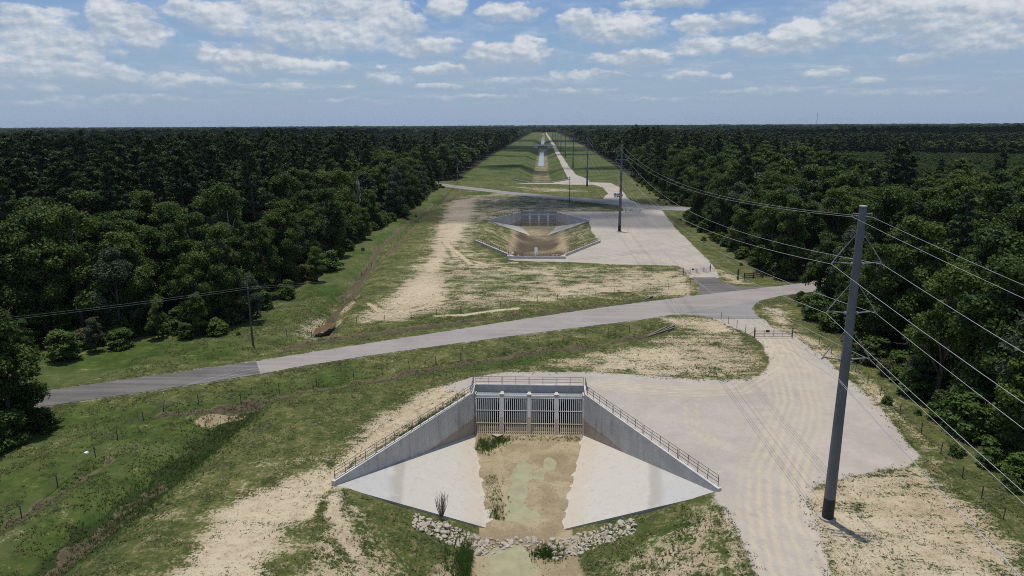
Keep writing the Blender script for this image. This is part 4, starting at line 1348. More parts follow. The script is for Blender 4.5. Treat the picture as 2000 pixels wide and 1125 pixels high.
def pine_parts(seed, h, rad, n, size):
    rng = np.random.default_rng(seed)
    C, R = [], []
    nb = int(rng.integers(26, 34))
    m = MB()
    lean = rng.normal(size=2) * .015 * h
    m.tube([(0, 0, -.5), (lean[0] * .5, lean[1] * .5, h * .5), (lean[0], lean[1], h * .97)], [.016 * h, .011 * h, .003 * h], 7)
    for i in range(nb):
        t = (i + rng.uniform(0, 1)) / nb
        z = h * (.36 + .62 * t)
        L = rad * (1.05 - .85 * t ** 1.3) * rng.uniform(.55, 1.1)
        a = i * 2.4 + rng.uniform(-.4, .4)
        e = np.array([lean[0] * t + math.cos(a) * L, lean[1] * t + math.sin(a) * L, z + L * rng.uniform(.0, .25)])
        m.tube([(lean[0] * t, lean[1] * t, z - .2 * L), tuple(e)], [.004 * h, .0015 * h], 4)
        for q in (.55, 1.0):
            C.append((e[0] * q, e[1] * q, z - .2 * L + (e[2] - z + .2 * L) * q)); R.append(rad * rng.uniform(.16, .27) * (1.1 - .4 * t))
    C.append((lean[0], lean[1], h * .97)); R.append(rad * .2)
    C, R = np.array(C), np.array(R)
    V, F = leaf_cloud(C, R, n, size, rng, up=.2, shell=(.2, 1.05), flat=.7)
    return V, F, m


def tree_proto(name, kind, seed, h, rad, n, size, mat):
    V, F, m = (pine_parts(seed, h, rad, n, size) if kind == 'pine' else broad_parts(seed, h, rad, n, size, .02 if kind == 'bush' else .1))
    root = bpy.data.objects.new(name, None)
    crown = np_mesh('crown', V, F, mat, root, link=False)
    trunk = m.build('trunk', M['bark'], root, True, link=False)
    return root, crown, trunk, h


PROTO = {'broad': [], 'pale': [], 'pine': [], 'bush': []}
for k in range(5): PROTO['broad'].append(tree_proto('broadleaf_tree', 'broad', 20 + k, 18.0 + k * .9, 5.2 + .45 * (k % 3), 21000, .33, M['leaf']))
for k in range(2): PROTO['pale'].append(tree_proto('broadleaf_tree', 'broad', 40 + k, 16.0 + k * 1.5, 4.9, 17000, .32, M['leaf_pale']))
for k in range(4): PROTO['pine'].append(tree_proto('pine_tree', 'pine', 60 + k, 24 + k * 1.2, 4.2, 16000, .33, M['needle']))
for k in range(3): PROTO['bush'].append(tree_proto('leafy_bush', 'bush', 80 + k, 3.6 + k * .6, 2.2, 4500, .26, M['leaf_young'] if k else M['leaf']))


def place_tree(kind, x, y, s, label, group, cat='tree', sxy=1.0):
    root, crown, trunk, h = random.choice(PROTO[kind])
    r = root.copy(); COL.objects.link(r)
    r.location = (x, y, gz(x, y) - .1); r.rotation_euler = (0, 0, random.uniform(0, 6.28)); r.scale = (s * sxy, s * sxy, s)
    for ch in (crown, trunk):
        c = ch.copy(); COL.objects.link(c); c.parent = r
    tag(r, label, cat, group)
    return r


# candidate places: jittered grid in both forests
def candidates(x0, x1, y0, y1, sp, rng):
    ax = np.arange(x0, x1, sp); ay = np.arange(y0, y1, sp)
    a, b = np.meshgrid(ax, ay); a, b = a.ravel(), b.ravel()
    a = a + rng.uniform(-.42, .42, len(a)) * sp; b = b + rng.uniform(-.42, .42, len(b)) * sp
    return a, b


def in_view(x, y, half=44):
    az = np.degrees(np.arctan2(x, y)) + 2.65
    return (np.abs(az) < half) & (y > 12)


rng = np.random.default_rng(5)
cx1, cy1 = candidates(-460, 460, 14, 470, 6.2, rng)
dl = sdist(cx1, cy1, FOREST_L); dr = sdist(cx1, cy1, FOREST_R)
dep = np.maximum(dl, dr)
PLANT = [(120, 400), (150, 300), (235, 262), (350, 350), (430, 450), (560, 640), (300, 760), (190, 640), (160, 520)]
SANDY = (-108, 128)
k = (dep > 1.2) & in_view(cx1, cy1, 47) & (np.hypot(cx1 - SANDY[0], cy1 - SANDY[1]) > 13) & (sdist(cx1, cy1, PLANT) < 0)
cx1, cy1, dep, dl = cx1[k], cy1[k], dep[k], dl[k]
dist = np.hypot(cx1, cy1)
mixn = fbm(cx1 / 38, cy1 / 38, 3, 77)
# the forest across the ditch turns to pine away from its edge; the other one is mixed
pine_p = np.where(dl > 0, np.clip((dep - 16) / 30 + (mixn - .5) * 1.4, .05, .92), np.clip(.10 + (mixn - .5) * 1.7 + (dep - 10) / 260, .03, .7))
u = rng.uniform(size=len(cx1))
kindv = np.where(u < pine_p, 'pine', np.where(rng.uniform(size=len(cx1)) < .2, 'pale', 'broad'))
hs = rng.uniform(.66, 1.2, len(cx1)) * np.where(kindv == 'pine', 1.0, .98)
hs *= np.where(dep < 5, .9, 1.0)
hs *= np.where((cx1 > 85) & (cy1 > 150) & (cy1 < 330) & (cx1 > 55 + (250 - cy1) * .3), rng.uniform(.62, .95, len(cx1)), 1.0)
# how large each shows: front rows show whole, the others only their tops
az = np.degrees(np.arctan2(cx1, cy1)) + 2.65
inframe = (np.abs(az) < 37.5)
show = np.where(dep < 7, 1.0, .55) / dist * np.where(inframe, 1, 0)
order = np.argsort(-show)
N_IND = 285
ind = order[:N_IND]; rest = order[N_IND:]
ordinal = {}
NUM = ['first', 'second', 'third', 'fourth', 'fifth', 'sixth', 'seventh', 'eighth', 'ninth', 'tenth', 'eleventh', 'twelfth', 'thirteenth', 'fourteenth', 'fifteenth', 'sixteenth', 'seventeenth', 'eighteenth', 'nineteenth', 'twentieth']


def nth(i): return NUM[i] if i < 20 else ('%d%s' % (i + 1, {1: 'st', 2: 'nd', 3: 'rd'}.get((i + 1) % 10, 'th') if (i + 1) % 100 not in (11, 12, 13) else 'th'))


look = {'pine': 'dark pine', 'broad': 'leafy tree', 'pale': 'grey-green tree'}
ind = sorted(ind, key=lambda i: cy1[i])
for i in ind:
    kd = str(kindv[i]); left = dl[i] > 0
    place = 'ditch-side forest' if left else 'power-line forest'
    if left:
        mark = 'behind the roadside wooden pole' if cy1[i] < 125 else ('level with the sand field' if cy1[i] < 190 else ('level with the muddy basin' if cy1[i] < 300 else 'near the second road'))
    else:
        mark = 'behind the tallest steel pole' if cy1[i] < 90 else ('behind the near tube gate' if cy1[i] < 136 else ('behind the board fence corner' if cy1[i] < 190 else ('beside the upper gravel pad' if cy1[i] < 275 else 'past the second road')))
    row = 'front row' if dep[i] < 6 else ('second row' if dep[i] < 13 else ('third row' if dep[i] < 20 else 'deeper rows'))
    key = (left, mark, row, kd); ordinal[key] = ordinal.get(key, 0) + 1
    lab = '%s %s, %s %s, %s' % (nth(ordinal[key] - 1), look[kd], row, mark, place)
    place_tree(kd, cx1[i], cy1[i], hs[i], lab, '%s trees of the %s' % ('pine' if kd == 'pine' else 'leafy', place))
# lone trees at the lower left corner of the verge
for (x, y, s, kd, lab) in ((-59.0, 67.5, .84, 'broad', 'round leafy tree alone on the near verge where the dark asphalt leaves the picture'), (-59.5, 60.5, .66, 'pale', 'grey-green leafy tree on the near verge, closest to the frame corner'),
                           (-64.5, 73.0, .55, 'pine', 'small dark pine leaning over the end of the dark asphalt')):
    place_tree(kd, x, y, s, lab, None)
for x, y, s in ((-64, 62, .85), (-66.5, 67, .9), (-69, 60, .9), (-62.5, 56, .8)):
    place_tree('broad', x, y, s, 'dark leafy tree in the clump at the very edge of the near verge', 'trees of the clump on the near verge')
for k, (x, y) in enumerate(((-59.5, 70.4), (-56.3, 68.6), (-56.8, 64.8), (-57.5, 62.6), (-58.2, 60.2))):
    place_tree('bush', x, y, rng.uniform(.7, 1.05), '%s bush from the asphalt under the clump of trees on the near verge' % nth(k), 'bushes under the clump on the near verge', 'bush', 1.3)
# dead snags over the canopy
for k, (x, y, s, lab) in enumerate(((-60.5, 128, .95, 'bare grey dead tree among the leafy trees behind the roadside wooden pole'), (-58.5, 214, .9, 'bare grey dead tree at the ditch-side forest level with the muddy basin'), (57, 158, .9, 'bare grey dead tree behind the board fence corner'),
                                    (-51, 409, .5, 'small bare dark snag beside the far end of the second road'), (62, 205, 1.0, 'tall bare grey dead tree in the power-line forest beside the upper gravel pad'))):
    V, F, mm = broad_parts(300 + k, 21, 3.2, 10, .1, .3)
    root = empty('dead_tree', (x, y, gz(x, y)), k * 1.3); root.scale = (s, s, s)
    mm.build('trunk', M['snag'], root, True)
    tag(root, lab, 'dead tree')
# bushes at the forest feet
BUSH = []
bl = WP([(60, 712), (120, 700), (200, 690), (250, 684), (300, 676), (350, 668), (400, 662), (440, 650), (500, 628), (560, 590), (600, 560), (650, 530), (720, 470), (790, 425)])
for (x, y) in bl:
    BUSH.append((x + rng.uniform(-2, 1.5), y + rng.uniform(-.5, 4.5), 'ditch-side forest'))
for (x, y) in [(46, 62), (46.8, 72), (47.2, 84), (47.5, 96), (48, 108), (49.2, 121), (52, 152), (51.5, 163), (52, 176), (52.5, 190), (53, 205), (53.5, 222), (53.5, 240), (56, 300), (57.5, 320)]:
    BUSH.append((x + rng.uniform(-.5, 1.2), y, 'power-line forest'))
cnt = {}
for x, y, pl in BUSH:
    cnt[pl] = cnt.get(pl, 0) + 1
    if cnt[pl] % 2:
        sgn = -1 if x < 0 else 1
        place_tree('broad' if cnt[pl] % 3 else 'pale', x + sgn * rng.uniform(.5, 3), y + rng.uniform(0, 3), rng.uniform(.3, .52), '%s plant along the foot of the %s, a young leafy tree' % (nth(cnt[pl] - 1), pl), 'young trees at the foot of the %s' % pl)
    else:
        place_tree('bush', x, y, rng.uniform(.5, 1.15), '%s plant along the foot of the %s, a low bright green bush' % (nth(cnt[pl] - 1), pl), 'bushes at the foot of the %s' % pl, 'bush', rng.uniform(1.2, 1.8))


# the rest of the forest: one mass of tree copies
def forest_mass(name, pts, rot, scl, idx, protos):
    """one object whose points carry copies of a few trees"""
    me = bpy.data.meshes.new(name)
    me.vertices.add(len(pts)); me.vertices.foreach_set('co', np.asarray(pts, np.float32).ravel())
    for nm, typ, dat in (('rot', 'FLOAT', rot), ('pick', 'INT', idx)):
        at = me.attributes.new(nm, typ, 'POINT'); at.data.foreach_set('value', np.asarray(dat, np.int32 if typ == 'INT' else np.float32))
    at = me.attributes.new('scl', 'FLOAT_VECTOR', 'POINT'); at.data.foreach_set('vector', np.asarray(scl, np.float32).ravel())
    o = bpy.data.objects.new(name, me); COL.objects.link(o)
    ng = bpy.data.node_groups.new(name, 'GeometryNodeTree')
    ng.interface.new_socket('Geometry', in_out='INPUT', socket_type='NodeSocketGeometry')
    ng.interface.new_socket('Geometry', in_out='OUTPUT', socket_type='NodeSocketGeometry')
    N = ng.nodes; Lk = ng.links
    gi = N.new('NodeGroupInput'); go = N.new('NodeGroupOutput')
    jn = N.new('GeometryNodeJoinGeometry')
    for p in reversed(protos):
        oi = N.new('GeometryNodeObjectInfo'); oi.inputs['Object'].default_value = p
        gt = N.new('GeometryNodeGeometryToInstance')
        Lk.new(oi.outputs['Geometry'], gt.inputs[0]); Lk.new(gt.outputs[0], jn.inputs[0])
    def attr(nm, typ):
        a = N.new('GeometryNodeInputNamedAttribute'); a.data_type = typ; a.inputs['Name'].default_value = nm
        return a.outputs['Attribute']
    cr = N.new('ShaderNodeCombineXYZ'); Lk.new(attr('rot', 'FLOAT'), cr.inputs[2])
    mp = N.new('GeometryNodeMeshToPoints'); Lk.new(gi.outputs[0], mp.inputs[0])
    ip = N.new('GeometryNodeInstanceOnPoints')
    Lk.new(mp.outputs[0], ip.inputs['Points']); Lk.new(jn.outputs[0], ip.inputs['Instance'])
    ip.inputs['Pick Instance'].default_value = True
    Lk.new(attr('pick', 'INT'), ip.inputs['Instance Index'])
    er = N.new('FunctionNodeEulerToRotation'); Lk.new(cr.outputs[0], er.inputs[0])
    Lk.new(er.outputs[0], ip.inputs['Rotation']); Lk.new(attr('scl', 'FLOAT_VECTOR'), ip.inputs['Scale'])
    Lk.new(ip.outputs[0], go.inputs[0])
    md = o.modifiers.new('copies', 'NODES'); md.node_group = ng
    o['kind'] = 'stuff'
    return o


def joined(name, V, F, m, mat):
    """crown and trunk as one mesh with two materials"""
    tv, tf = np.array(m.v), m.f
    verts = [tuple(v) for v in V] + [tuple(v) for v in tv]
    faces = [tuple(int(q) for q in f) for f in F] + [tuple(i + len(V) for i in f) for f in tf]
    me = bpy.data.meshes.new(name); me.from_pydata(verts, [], faces)
    me.materials.append(mat); me.materials.append(M['bark'])
    mi = np.zeros(len(faces), np.int32); mi[len(F):] = 1
    me.polygons.foreach_set('material_index', mi)
    me.update()
    return bpy.data.objects.new(name, me)


far_protos = []
for k in range(3): far_protos.append(joined('forest_tree', *broad_parts(120 + k, 18.5 + k, 5.6, 7500, .52), M['leaf']))
far_protos.append(joined('forest_tree', *broad_parts(130, 16.5, 5.0, 6500, .52), M['leaf_pale']))
for k in range(3): far_protos.append(joined('forest_tree', *pine_parts(140 + k, 24.5 + k, 4.4, 6000, .52), M['needle']))
lo_protos = []
for k in range(2): lo_protos.append(joined('forest_tree', *broad_parts(150 + k, 18.5, 5.4, 1700, 1.1), M['leaf']))
lo_protos.append(joined('forest_tree', *broad_parts(155, 16.5, 5.2, 1500, 1.1), M['leaf_pale']))
for k in range(2): lo_protos.append(joined('forest_tree', *pine_parts(160 + k, 24, 4.7, 1500, 1.05), M['needle']))
lo_protos.append(joined('forest_tree', *broad_parts(170, 15, 4.6, 2600, .7), M['leaf_young']))
protos = far_protos + lo_protos

pts, rot, scl, idx = [], [], [], []


def push(x, y, z, s, sz, i):
    pts.append((x, y, z)); rot.append(rng.uniform(0, 6.28)); scl.append((s, s, sz)); idx.append(i)


for i in rest:
    kd = kindv[i]
    pk = int(rng.integers(0, 3)) if kd == 'broad' else (3 if kd == 'pale' else int(rng.integers(4, 7)))
    push(cx1[i], cy1[i], -.2, hs[i], hs[i], pk)
# young plantation: low growth
ax, ay = candidates(150, 560, 330, 770, 4.6, rng)
k = sdist(ax, ay, PLANT) > 0
for x, y in zip(ax[k], ay[k]):
    s = rng.uniform(.2, .34); push(x, y, 0, s * 1.35, s, len(protos) - 1 if rng.uniform() < .7 else int(rng.integers(0, 4)))
for k in range(26):
    push(rng.uniform(72, 105), rng.uniform(560, 680), 0, 1.25, rng.uniform(1.02, 1.28), int(rng.integers(4, 7)))
rings = [(470, 1500, 9.5, 1.35, 1.0), (1500, 4200, 24, 3.3, 1.05), (4200, 12000, 85, 11, 1.15)]
for y0, y1, sp, sxy, sz in rings:
    ax, ay = candidates(-y1 * 1.0, y1 * 1.0, y0 * .62, y1, sp, rng)
    rr = np.hypot(ax, ay)
    lo_ = np.where(y0 == 470, ((np.abs(ax) < 460) & (ay < 470)), rr < y0)
    k = (~lo_.astype(bool)) & (rr < y1) & in_view(ax, ay, 46)
    ax, ay = ax[k], ay[k]
    dd = np.maximum(sdist(ax, ay, FOREST_L), sdist(ax, ay, FOREST_R)) if y0 < 4000 else np.full(len(ax), 99.)
    far_mid = ay > 3210
    k = ((dd > sp * .4) | far_mid) & (sdist(ax, ay, PLANT) < 0)
    ax, ay, dd = ax[k], ay[k], dd[k]
    mn = fbm(ax / (60 + sp * 6), ay / (60 + sp * 6), 3, 31)
    big = fbm(ax / 420, ay / 420, 3, 8)
    uu = rng.uniform(size=len(ax))
    pp = np.clip(.55 + (mn - .5) * 2.2, .05, .95)
    for x, y, q, p, b in zip(ax, ay, uu, pp, big):
        i = len(far_protos) + (int(rng.integers(3, 5)) if q < p else (2 if rng.uniform() < .25 else int(rng.integers(0, 2))))
        push(x, y, -.3, sxy * rng.uniform(.85, 1.15), sz * rng.uniform(.72, 1.12) * (.58 + .62 * b) * (1.12 if (x > 60 and 470 < y < 1200) else 1), i)
up = []
ux, uy = candidates(-130, 75, 40, 420, 2.6, rng)
ud = np.maximum(sdist(ux, uy, FOREST_L), sdist(ux, uy, FOREST_R))
for x, y, q, v in zip(ux, uy, ud, rng.uniform(size=len(ux))):
    if (-5.0 < q < 7) and v < (.85 if q > -1.2 else (.16 if q > -3 else .03)) and float(near_val(FLAT_D, np.array([x]), np.array([y]))[0]) < -2.0:
        if abs(q) < 1 or v < .5: up.append((x, y, gz(x, y) - .1, rng.uniform(.12, .42) if q < -1 else rng.uniform(.4, 1.0)))
bp_ = [joined('undergrowth_bush', *broad_parts(180 + k, 3.6, 2.0, 1300, .34, .02), M[mm]) for k, mm in enumerate(('leaf_young', 'leaf', 'leaf_young', 'blade'))]
ug = forest_mass('undergrowth', [u[:3] for u in up], [rng.uniform(0, 6.28) for u in up], [(u[3] * 1.3, u[3] * 1.3, u[3]) for u in up], [int(rng.integers(0, 4)) for u in up], bp_)
tag(ug, 'low tangled undergrowth along the feet of both forests', 'undergrowth')
fm = forest_mass('forest', pts, rot, scl, idx, protos)
tag(fm, 'dense dark green forest spreading to the horizon behind the edge trees', 'forest')
print('forest copies', len(pts), 'individual trees', len(ind))

# ------------------------------------------------------------------ grass tufts
def tufts():
    rng = np.random.default_rng(3)
    n = 150000
    # denser near the camera
    y = 40 + 95 * rng.uniform(size=n) ** 1.35; x = rng.uniform(-60, 50, n)
    az = np.degrees(np.arctan2(x, y)) + 2.65
    g = near_val(GRAV_D, x, y); r = near_val(ROADS_D, x, y); sd = near_val(sand, x, y); lu = near_val(lush, x, y); fo = near_val(FOR_D, x, y)
    inw = np.zeros(n, bool)
    for wp in WEDGES[:1]: inw |= sdist(x, y, wp) > -.3
    cl = fbm(x / 1.6, y / 1.6, 3, 41)
    dens = np.clip(1.0 - sd * 1.05 + lu * .5, .07, 1) * np.where(g > -.15, np.where(g > .6, 0, .1), 1)
    zc = chan_z(x, y)
    dens = np.where((y < 57.7) & (zc < -4.9), dens * .12, dens)
    keep = (np.abs(az) < 41) & (r < -.3) & (fo < 3) & ~inw & (rng.uniform(size=n) < dens * sstep(.34, .6, cl) * 1.3)
    x, y, lu, sd = x[keep], y[keep], lu[keep], sd[keep]
    n = len(x)
    z = np.array([gz(a, b) for a, b in zip(x, y)])
    h = rng.uniform(.07, .17, n) * (1 + .6 * lu); w = rng.uniform(.06, .15, n)
    Vs, Fs = [], []
    for b in range(4):
        a = rng.uniform(0, 2 * pi, n); t = rng.uniform(.2, .9, n)
        e = np.stack([np.cos(a), np.sin(a), np.zeros(n)], 1); s = np.stack([-np.sin(a), np.cos(a), np.zeros(n)], 1)
        o = np.stack([x, y, z - .03], 1) + e * (w * .3)[:, None]
        p0 = o - s * (w * .38)[:, None]; p1 = o + s * (w * .38)[:, None]
        p2 = o + e * (w * t * 2.6)[:, None] + np.stack([np.zeros(n), np.zeros(n), h], 1)
        Vs.append(np.stack([p0, p1, p2], 1).reshape(-1, 3))
    V = np.concatenate(Vs); F = np.arange(len(V)).reshape(-1, 3)
    o = np_mesh('grass', V, F, M['blade']); tag(o, 'short tufts of grass and weeds scattered over the open ground', 'grass', kind='stuff')
    # taller reeds by the pond, in the basin and along the swale
    spots = []
    for _ in range(1500):
        x, y = W(935 + rng.normal() * 24, 1100 + rng.normal() * 17, -4.6)
        if -4.98 < chz(x, y) < -3.3 - 1.5 * rng.uniform(): spots.append((x, y, .8))
    for _ in range(260):
        x, y = W(1070 + rng.normal() * 16, 1072 + rng.normal() * 8, -4.8); spots.append((x, y, .4))
    for _ in range(420):
        a = rng.normal() * .9; b = rng.normal() * .9; x, y = W(947, 872, ZB); spots.append((x + a, y + b, .4)); 
        if _ % 2: x, y = W(975, 862, ZB); spots.append((x + a * .7, y + b * .5, .32))
    for _ in range(260):
        spots.append((CX + rng.uniform(-6.6, 6.6), rng.uniform(78.2, 79.7), .28))
    for _ in range(260):
        x, y = W(966 + rng.normal() * 10, rng.uniform(930, 1015), ZB); spots.append((x, y, .22))
    for _ in range(1800):
        t = rng.uniform(0, .8); x = SWALE[0][0] + (SWALE[4][0] - SWALE[0][0]) * t; y = SWALE[0][1] + (SWALE[4][1] - SWALE[0][1]) * t
        spots.append((x + rng.normal() * 1.5 + .6, y + rng.normal() * 1.5, .26))
    for _ in range(1300):
        x, y = W(rng.uniform(780, 925), 0 + rng.uniform(770, 855), 0)
        if sdist(np.array([x]), np.array([y]), WP([(785, 850), (905, 768), (922, 768), (905, 795), (850, 832)]))[0] > -.5 and sdist(np.array([x]), np.array([y]), WEDGES[0])[0] < -.8: spots.append((x, y, .4))
    spots = [q for q in spots if not (56 < q[1] < 83 and 6.4 < abs(q[0] - CX) and sdist(np.array([q[0]]), np.array([q[1]]), WEDGES[0])[0] > -.7)]
    S = np.array(spots); n = len(S)
    z = np.array([(ZB if (58 < b < 83 and abs(a - CX) < 7) else gz(a, b)) for a, b, _ in spots])
    Vs = []
    for b in range(6):
        a = rng.uniform(0, 2 * pi, n); h = S[:, 2] * rng.uniform(.6, 1.3, n); q = S[:, 2] * rng.uniform(.1, .6, n)
        e = np.stack([np.cos(a), np.sin(a), np.zeros(n)], 1); s = np.stack([-np.sin(a), np.cos(a), np.zeros(n)], 1)
        o = np.stack([S[:, 0], S[:, 1], z - .03], 1) + e * (rng.uniform(0, .15, n))[:, None]
        Vs.append(np.stack([o - s * .035, o + s * .035, o + e * q[:, None] + np.stack([0 * h, 0 * h, h], 1)], 1).reshape(-1, 3))
    V = np.concatenate(Vs); F = np.arange(len(V)).reshape(-1, 3)
    o = np_mesh('reeds', V, F, M['leaf_young']); tag(o, 'tall green grass around the pond, below the bars and in the swale', 'grass', kind='stuff')


tufts()

# ------------------------------------------------------------------ light, sky, air
SUN = Vector((-1.9, 3.0, 27)).normalized()
sun_d = bpy.data.lights.new('sun', 'SUN'); sun_d.energy = 3.6; sun_d.angle = math.radians(.53); sun_d.color = (1.0, .945, .85)
sun = bpy.data.objects.new('sun', sun_d); COL.objects.link(sun)
sun.rotation_euler = SUN.to_track_quat('Z', 'Y').to_euler(); sun.location = SUN * 100

CLOUDS = [(430, 35, 70, 26, 1), (360, 25, 40, 20, .6), (560, 8, 85, 22, 1), (650, 8, 80, 26, 1), (640, 72, 130, 30, .9), (760, 45, 70, 36, 1), (560, 60, 80, 34, .8), (876, 14, 42, 24, 1), (1000, 26, 66, 15, .95),
          (230, 38, 58, 28, .95), (285, 75, 50, 24, .85), (90, 74, 105, 18, .8), (60, 40, 70, 20, .55), (70, 130, 95, 26, .75), (480, 122, 60, 24, 1), (565, 130, 125, 15, .9), (180, 140, 42, 22, .9), (225, 152, 60, 20, .7),
          (815, 93, 90, 15, .95), (960, 108, 66, 22, 1), (1030, 104, 44, 26, 1), (868, 138, 55, 12, .9), (1195, 58, 105, 28, .9), (1130, 42, 40, 20, .7), (1364, 52, 44, 18, 1), (1310, 4, 95, 12, .95), (1370, 92, 50, 18, .9),
          (1480, 90, 62, 20, 1), (1575, 76, 75, 28, 1.05), (1540, 66, 45, 18, 1), (1240, 116, 85, 16, .85), (1690, 30, 70, 32, .85), (1830, 36, 190, 40, .95), (1910, 12, 120, 24, .9), (1930, 82, 110, 20, .95), (1790, 116, 44, 9, .8),
          (1610, 142, 45, 9, .75), (1692, 160, 24, 6, .7), (862, 168, 48, 6, .75), (752, 156, 48, 12, .7), (655, 130, 35, 9, .75), (340, 160, 90, 14, .65), (668, 174, 16, 6, .7), (402, 108, 22, 18, .8), (1150, 146, 80, 9, .6),
          (1420, 148, 18, 6, .7), (1040, 158, 120, 9, .5), (30, 172, 70, 10, .5), (1350, 150, 80, 8, .5), (740, 130, 16, 6, .6), (1960, 40, 90, 34, .8), (1440, 42, 40, 16, .6), (500, 92, 50, 8, .5), (120, 100, 90, 12, .7), (930, 190, 120, 6, .45), (250, 195, 110, 7, .45), (560, 172, 80, 7, .5), (1480, 178, 90, 6, .4), (1120, 178, 90, 6, .45), (1760, 182, 120, 6, .35), (100, 205, 120, 6, .4), (1300, 196, 90, 5, .35), (700, 200, 100, 5, .4)]


def make_world():
    w = bpy.data.worlds.new('World'); scene.world = w; w.use_nodes = True
    w.node_tree.nodes.clear()
    t = NT(w.node_tree)
    out = t.n('OutputWorld')
    sky = t.n('TexSky', sky_type='NISHITA', sun_disc=False, sun_elevation=math.asin(SUN.z), sun_rotation=math.atan2(SUN.x, SUN.y), altitude=30, air_density=1.0, dust_density=1.2, ozone_density=1.5)
    dirv = t.n('TexCoord').outputs['Generated']
    sp = t.n('SeparateXYZ', {0: dirv})
    azd = t.math('MULTIPLY', t.math('ARCTAN2', sp.outputs[0], sp.outputs[1]), 180 / pi)
    eld = t.math('MULTIPLY', t.math('ARCSINE', sp.outputs[2]), 180 / pi)
    uv = t.n('CombineXYZ', {0: azd, 1: eld, 2: 0.0}).outputs[0]
    # cauliflower tops, flat grey bases
    nv = t.vmath('MULTIPLY', uv, (.55, .95, 1))
    w1 = t.n('TexNoise', {'Vector': nv, 'Scale': .8, 'Detail': 5.0, 'Roughness': .6})
    warp = t.vmath('MULTIPLY', t.vmath('SUBTRACT', w1.outputs['Color'], (.5, .5, .5)), (3.0, 1.1, 0))
    uvw = t.vmath('ADD', uv, warp)
    acc = None; num = None; den_ = None
    for px_, py_, rx, ry, amp in CLOUDS:
        d = f_ + r_ * (px_ - 1000) / FPX + u_ * (562.5 - py_) / FPX; d /= np.linalg.norm(d)
        az0 = math.degrees(math.atan2(d[0], d[1])); el0 = math.degrees(math.asin(d[2]))
        k = math.degrees(1 / FPX) * .97
        q = t.vmath('MULTIPLY', t.vmath('SUBTRACT', uvw, (az0, el0, 0)), (1 / (rx * k * 1.12), 1 / (ry * k * 1.32), 0))
        dd = t.vmath('DOT_PRODUCT', q, q, 1)
        e = t.math('MULTIPLY_ADD', dd, -amp, amp)
        acc = e if acc is None else t.math('MAXIMUM', acc, e)
        wgt = t.math('MAXIMUM', t.math('ADD', e, .25), 0.0)
        qy = t.vmath('DOT_PRODUCT', q, (0, 1, 0), 1)
        num = t.math('MULTIPLY', wgt, qy) if num is None else t.math('MULTIPLY_ADD', wgt, qy, num)
        den_ = wgt if den_ is None else t.math('ADD', den_, wgt)
    hgt = t.math('DIVIDE', num, t.math('MAXIMUM', den_, .02))
    n1 = t.noise(nv, 1.5, 8, .58)
    n1b = t.noise(t.vmath('ADD', nv, (-.10, -.22, 0)), 1.5, 8, .58)
    # a thin general layer seen in perspective, so that the rest of the sky is broken cloud as well
    den = t.math('MAXIMUM', t.math('ADD', sp.outputs[2], .035), .03)
    pl = t.n('CombineXYZ', {0: t.math('DIVIDE', sp.outputs[0], den), 1: t.math('DIVIDE', sp.outputs[1], den), 2: 0.0}).outputs[0]
    lay = t.noise(pl, .62, 7, .6)
    veil = t.math('MULTIPLY', t.ss(lay, .42, .72), t.ss(eld, .6, 3.0))
    high = t.math('MULTIPLY', t.ss(lay, .52, .62), t.ss(eld, 11, 15))
    e2 = t.math('ADD', t.math('MAXIMUM', acc, -.6), t.math('MULTIPLY', t.math('SUBTRACT', n1, .5), 1.7))
    soft = t.ss(hgt, -.6, .5, 1.05, .62)
    cov = t.math('DIVIDE', t.math('ADD', e2, .06), soft, clamp=True)
    cov = t.math('MULTIPLY', cov, t.math('MULTIPLY', cov, t.math('MULTIPLY_ADD', cov, -2.0, 3.0)))
    cov = t.math('MAXIMUM', t.math('MULTIPLY', cov, .9), t.math('MULTIPLY', veil, .42))
    cov = t.math('MAXIMUM', cov, t.math('MULTIPLY', high, .8))
    s1 = t.noise(nv, 1.1, 4, .55); s1b = t.noise(t.vmath('ADD', nv, (-.12, -.28, 0)), 1.1, 4, .55)
    big = t.noise(nv, .32, 3, .5)
    lit = t.math('ADD', t.math('MULTIPLY', t.math('SUBTRACT', s1b, s1), 1.5), t.math('MULTIPLY', hgt, .46))
    lit = t.math('ADD', lit, t.math('MULTIPLY', t.math('SUBTRACT', big, .5), 1.1))
    lit = t.math('ADD', lit, t.math('MULTIPLY', t.math('SUBTRACT', n1b, n1), .45))
    S = 0.10
    k = 1 / S
    base = tuple(v * k for v in (.37, .445, .545)); topc = tuple(v * k for v in (.74, .755, .78))
    ccol = t.mix(t.ss(lit, -.38, .48), base, topc)
    # humid air: the blue pales towards the horizon
    hz = t.ss(eld, 9.5, -.5)
    skyc = t.n('Mix', data_type='RGBA', blend_type='MULTIPLY'); 
    t.nt.links.new(sky.outputs[0], skyc.inputs[6]); skyc.inputs[0].default_value = 1.0; skyc.inputs[7].default_value = (.66, .80, 1.03, 1)
    col0 = t.mix(t.math('MULTIPLY', hz, .8), skyc.outputs[2], tuple(v * k for v in (.345, .46, .625)))
    cov = t.math('MULTIPLY', cov, t.ss(eld, .5, 5.5, .32, 1))
    col = t.mix(cov, col0, ccol)
    bg = t.n('Background', {'Color': col, 'Strength': S})
    t.nt.links.new(bg.outputs[0], out.inputs[0])
    w.cycles.sampling_method = 'MANUAL'; w.cycles.sample_map_resolution = 512


make_world()

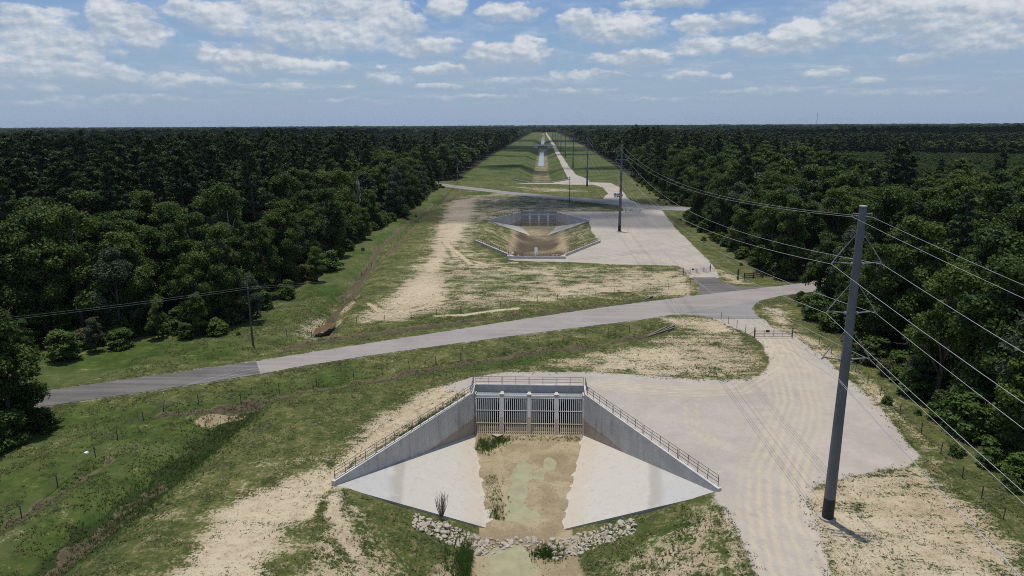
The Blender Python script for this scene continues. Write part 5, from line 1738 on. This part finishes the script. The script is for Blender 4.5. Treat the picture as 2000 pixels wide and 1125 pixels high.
def cloud(x, y, rx, ry, z, label, seed):
    # unseen cloud added above the view to shade the land; (x, y) is the middle of its shade on the ground
    rr = random.Random(seed)
    x, y = x + SUN.x / SUN.z * z, y + SUN.y / SUN.z * z
    bm = bmesh.new()
    for k in range(int(9 + rx * ry / 9000)):
        a = rr.uniform(0, 6.28); q = math.sqrt(rr.uniform(0, .8))
        r = min(rx, ry) * rr.uniform(.3, .55)
        mt = Matrix.Translation((math.cos(a) * q * rx, math.sin(a) * q * ry, rr.uniform(0, .3) * r)) @ Matrix.Diagonal((r * rr.uniform(.9, 1.5), r, r * .45, 1))
        bmesh.ops.create_icosphere(bm, subdivisions=3, radius=1, matrix=mt)
    for v in bm.verts:
        n = vnoise(np.array([v.co.x / 22 + seed]), np.array([v.co.y / 22 + v.co.z / 17]), seed)[0] - .5
        v.co *= 1 + .22 * n
    me = bpy.data.meshes.new('cloud'); bm.to_mesh(me); bm.free(); me.materials.append(M['cloud']); me.shade_smooth()
    o = bpy.data.objects.new('cloud', me); COL.objects.link(o); o.location = (x, y, z)
    o['kind'] = 'stuff'; o['label'] = label; o['category'] = 'cloud'


m, t, out = new_mat('shade_cloud')
mx = t.n('MixShader', {0: .34, 1: t.n('BsdfTransparent').outputs[0], 2: t.n('BsdfDiffuse', {'Color': (.85, .85, .85, 1)}).outputs[0]})
t.nt.links.new(mx.outputs[0], out.inputs[0]); M['cloud'] = m
for k, (x, y, rx, ry) in enumerate(((20, 262, 75, 55), (-190, 210, 90, 110), (420, 1080, 330, 230), (0, 560, 85, 40), (-30, 1010, 120, 130), (-420, 620, 240, 200), (-700, 1500, 500, 300), (900, 1500, 600, 320), (-20, 790, 95, 38), (0, 1500, 130, 120))):
    cloud(x, y, rx, ry, 1100 + 40 * k, 'unseen cloud added high overhead to shade the land', 60 + k)

HAZE = 1
if HAZE:
    m, t, out = new_mat('humid_air')
    v = t.n('VolumePrincipled', {'Color': (.72, .84, 1.0, 1), 'Density': 3e-5, 'Anisotropy': .2})
    t.nt.links.new(v.outputs[0], out.inputs[1])
    o = MB().box(-12500, 12500, -500, 12500, -8, 110).build('haze', m)
    o['kind'] = 'stuff'
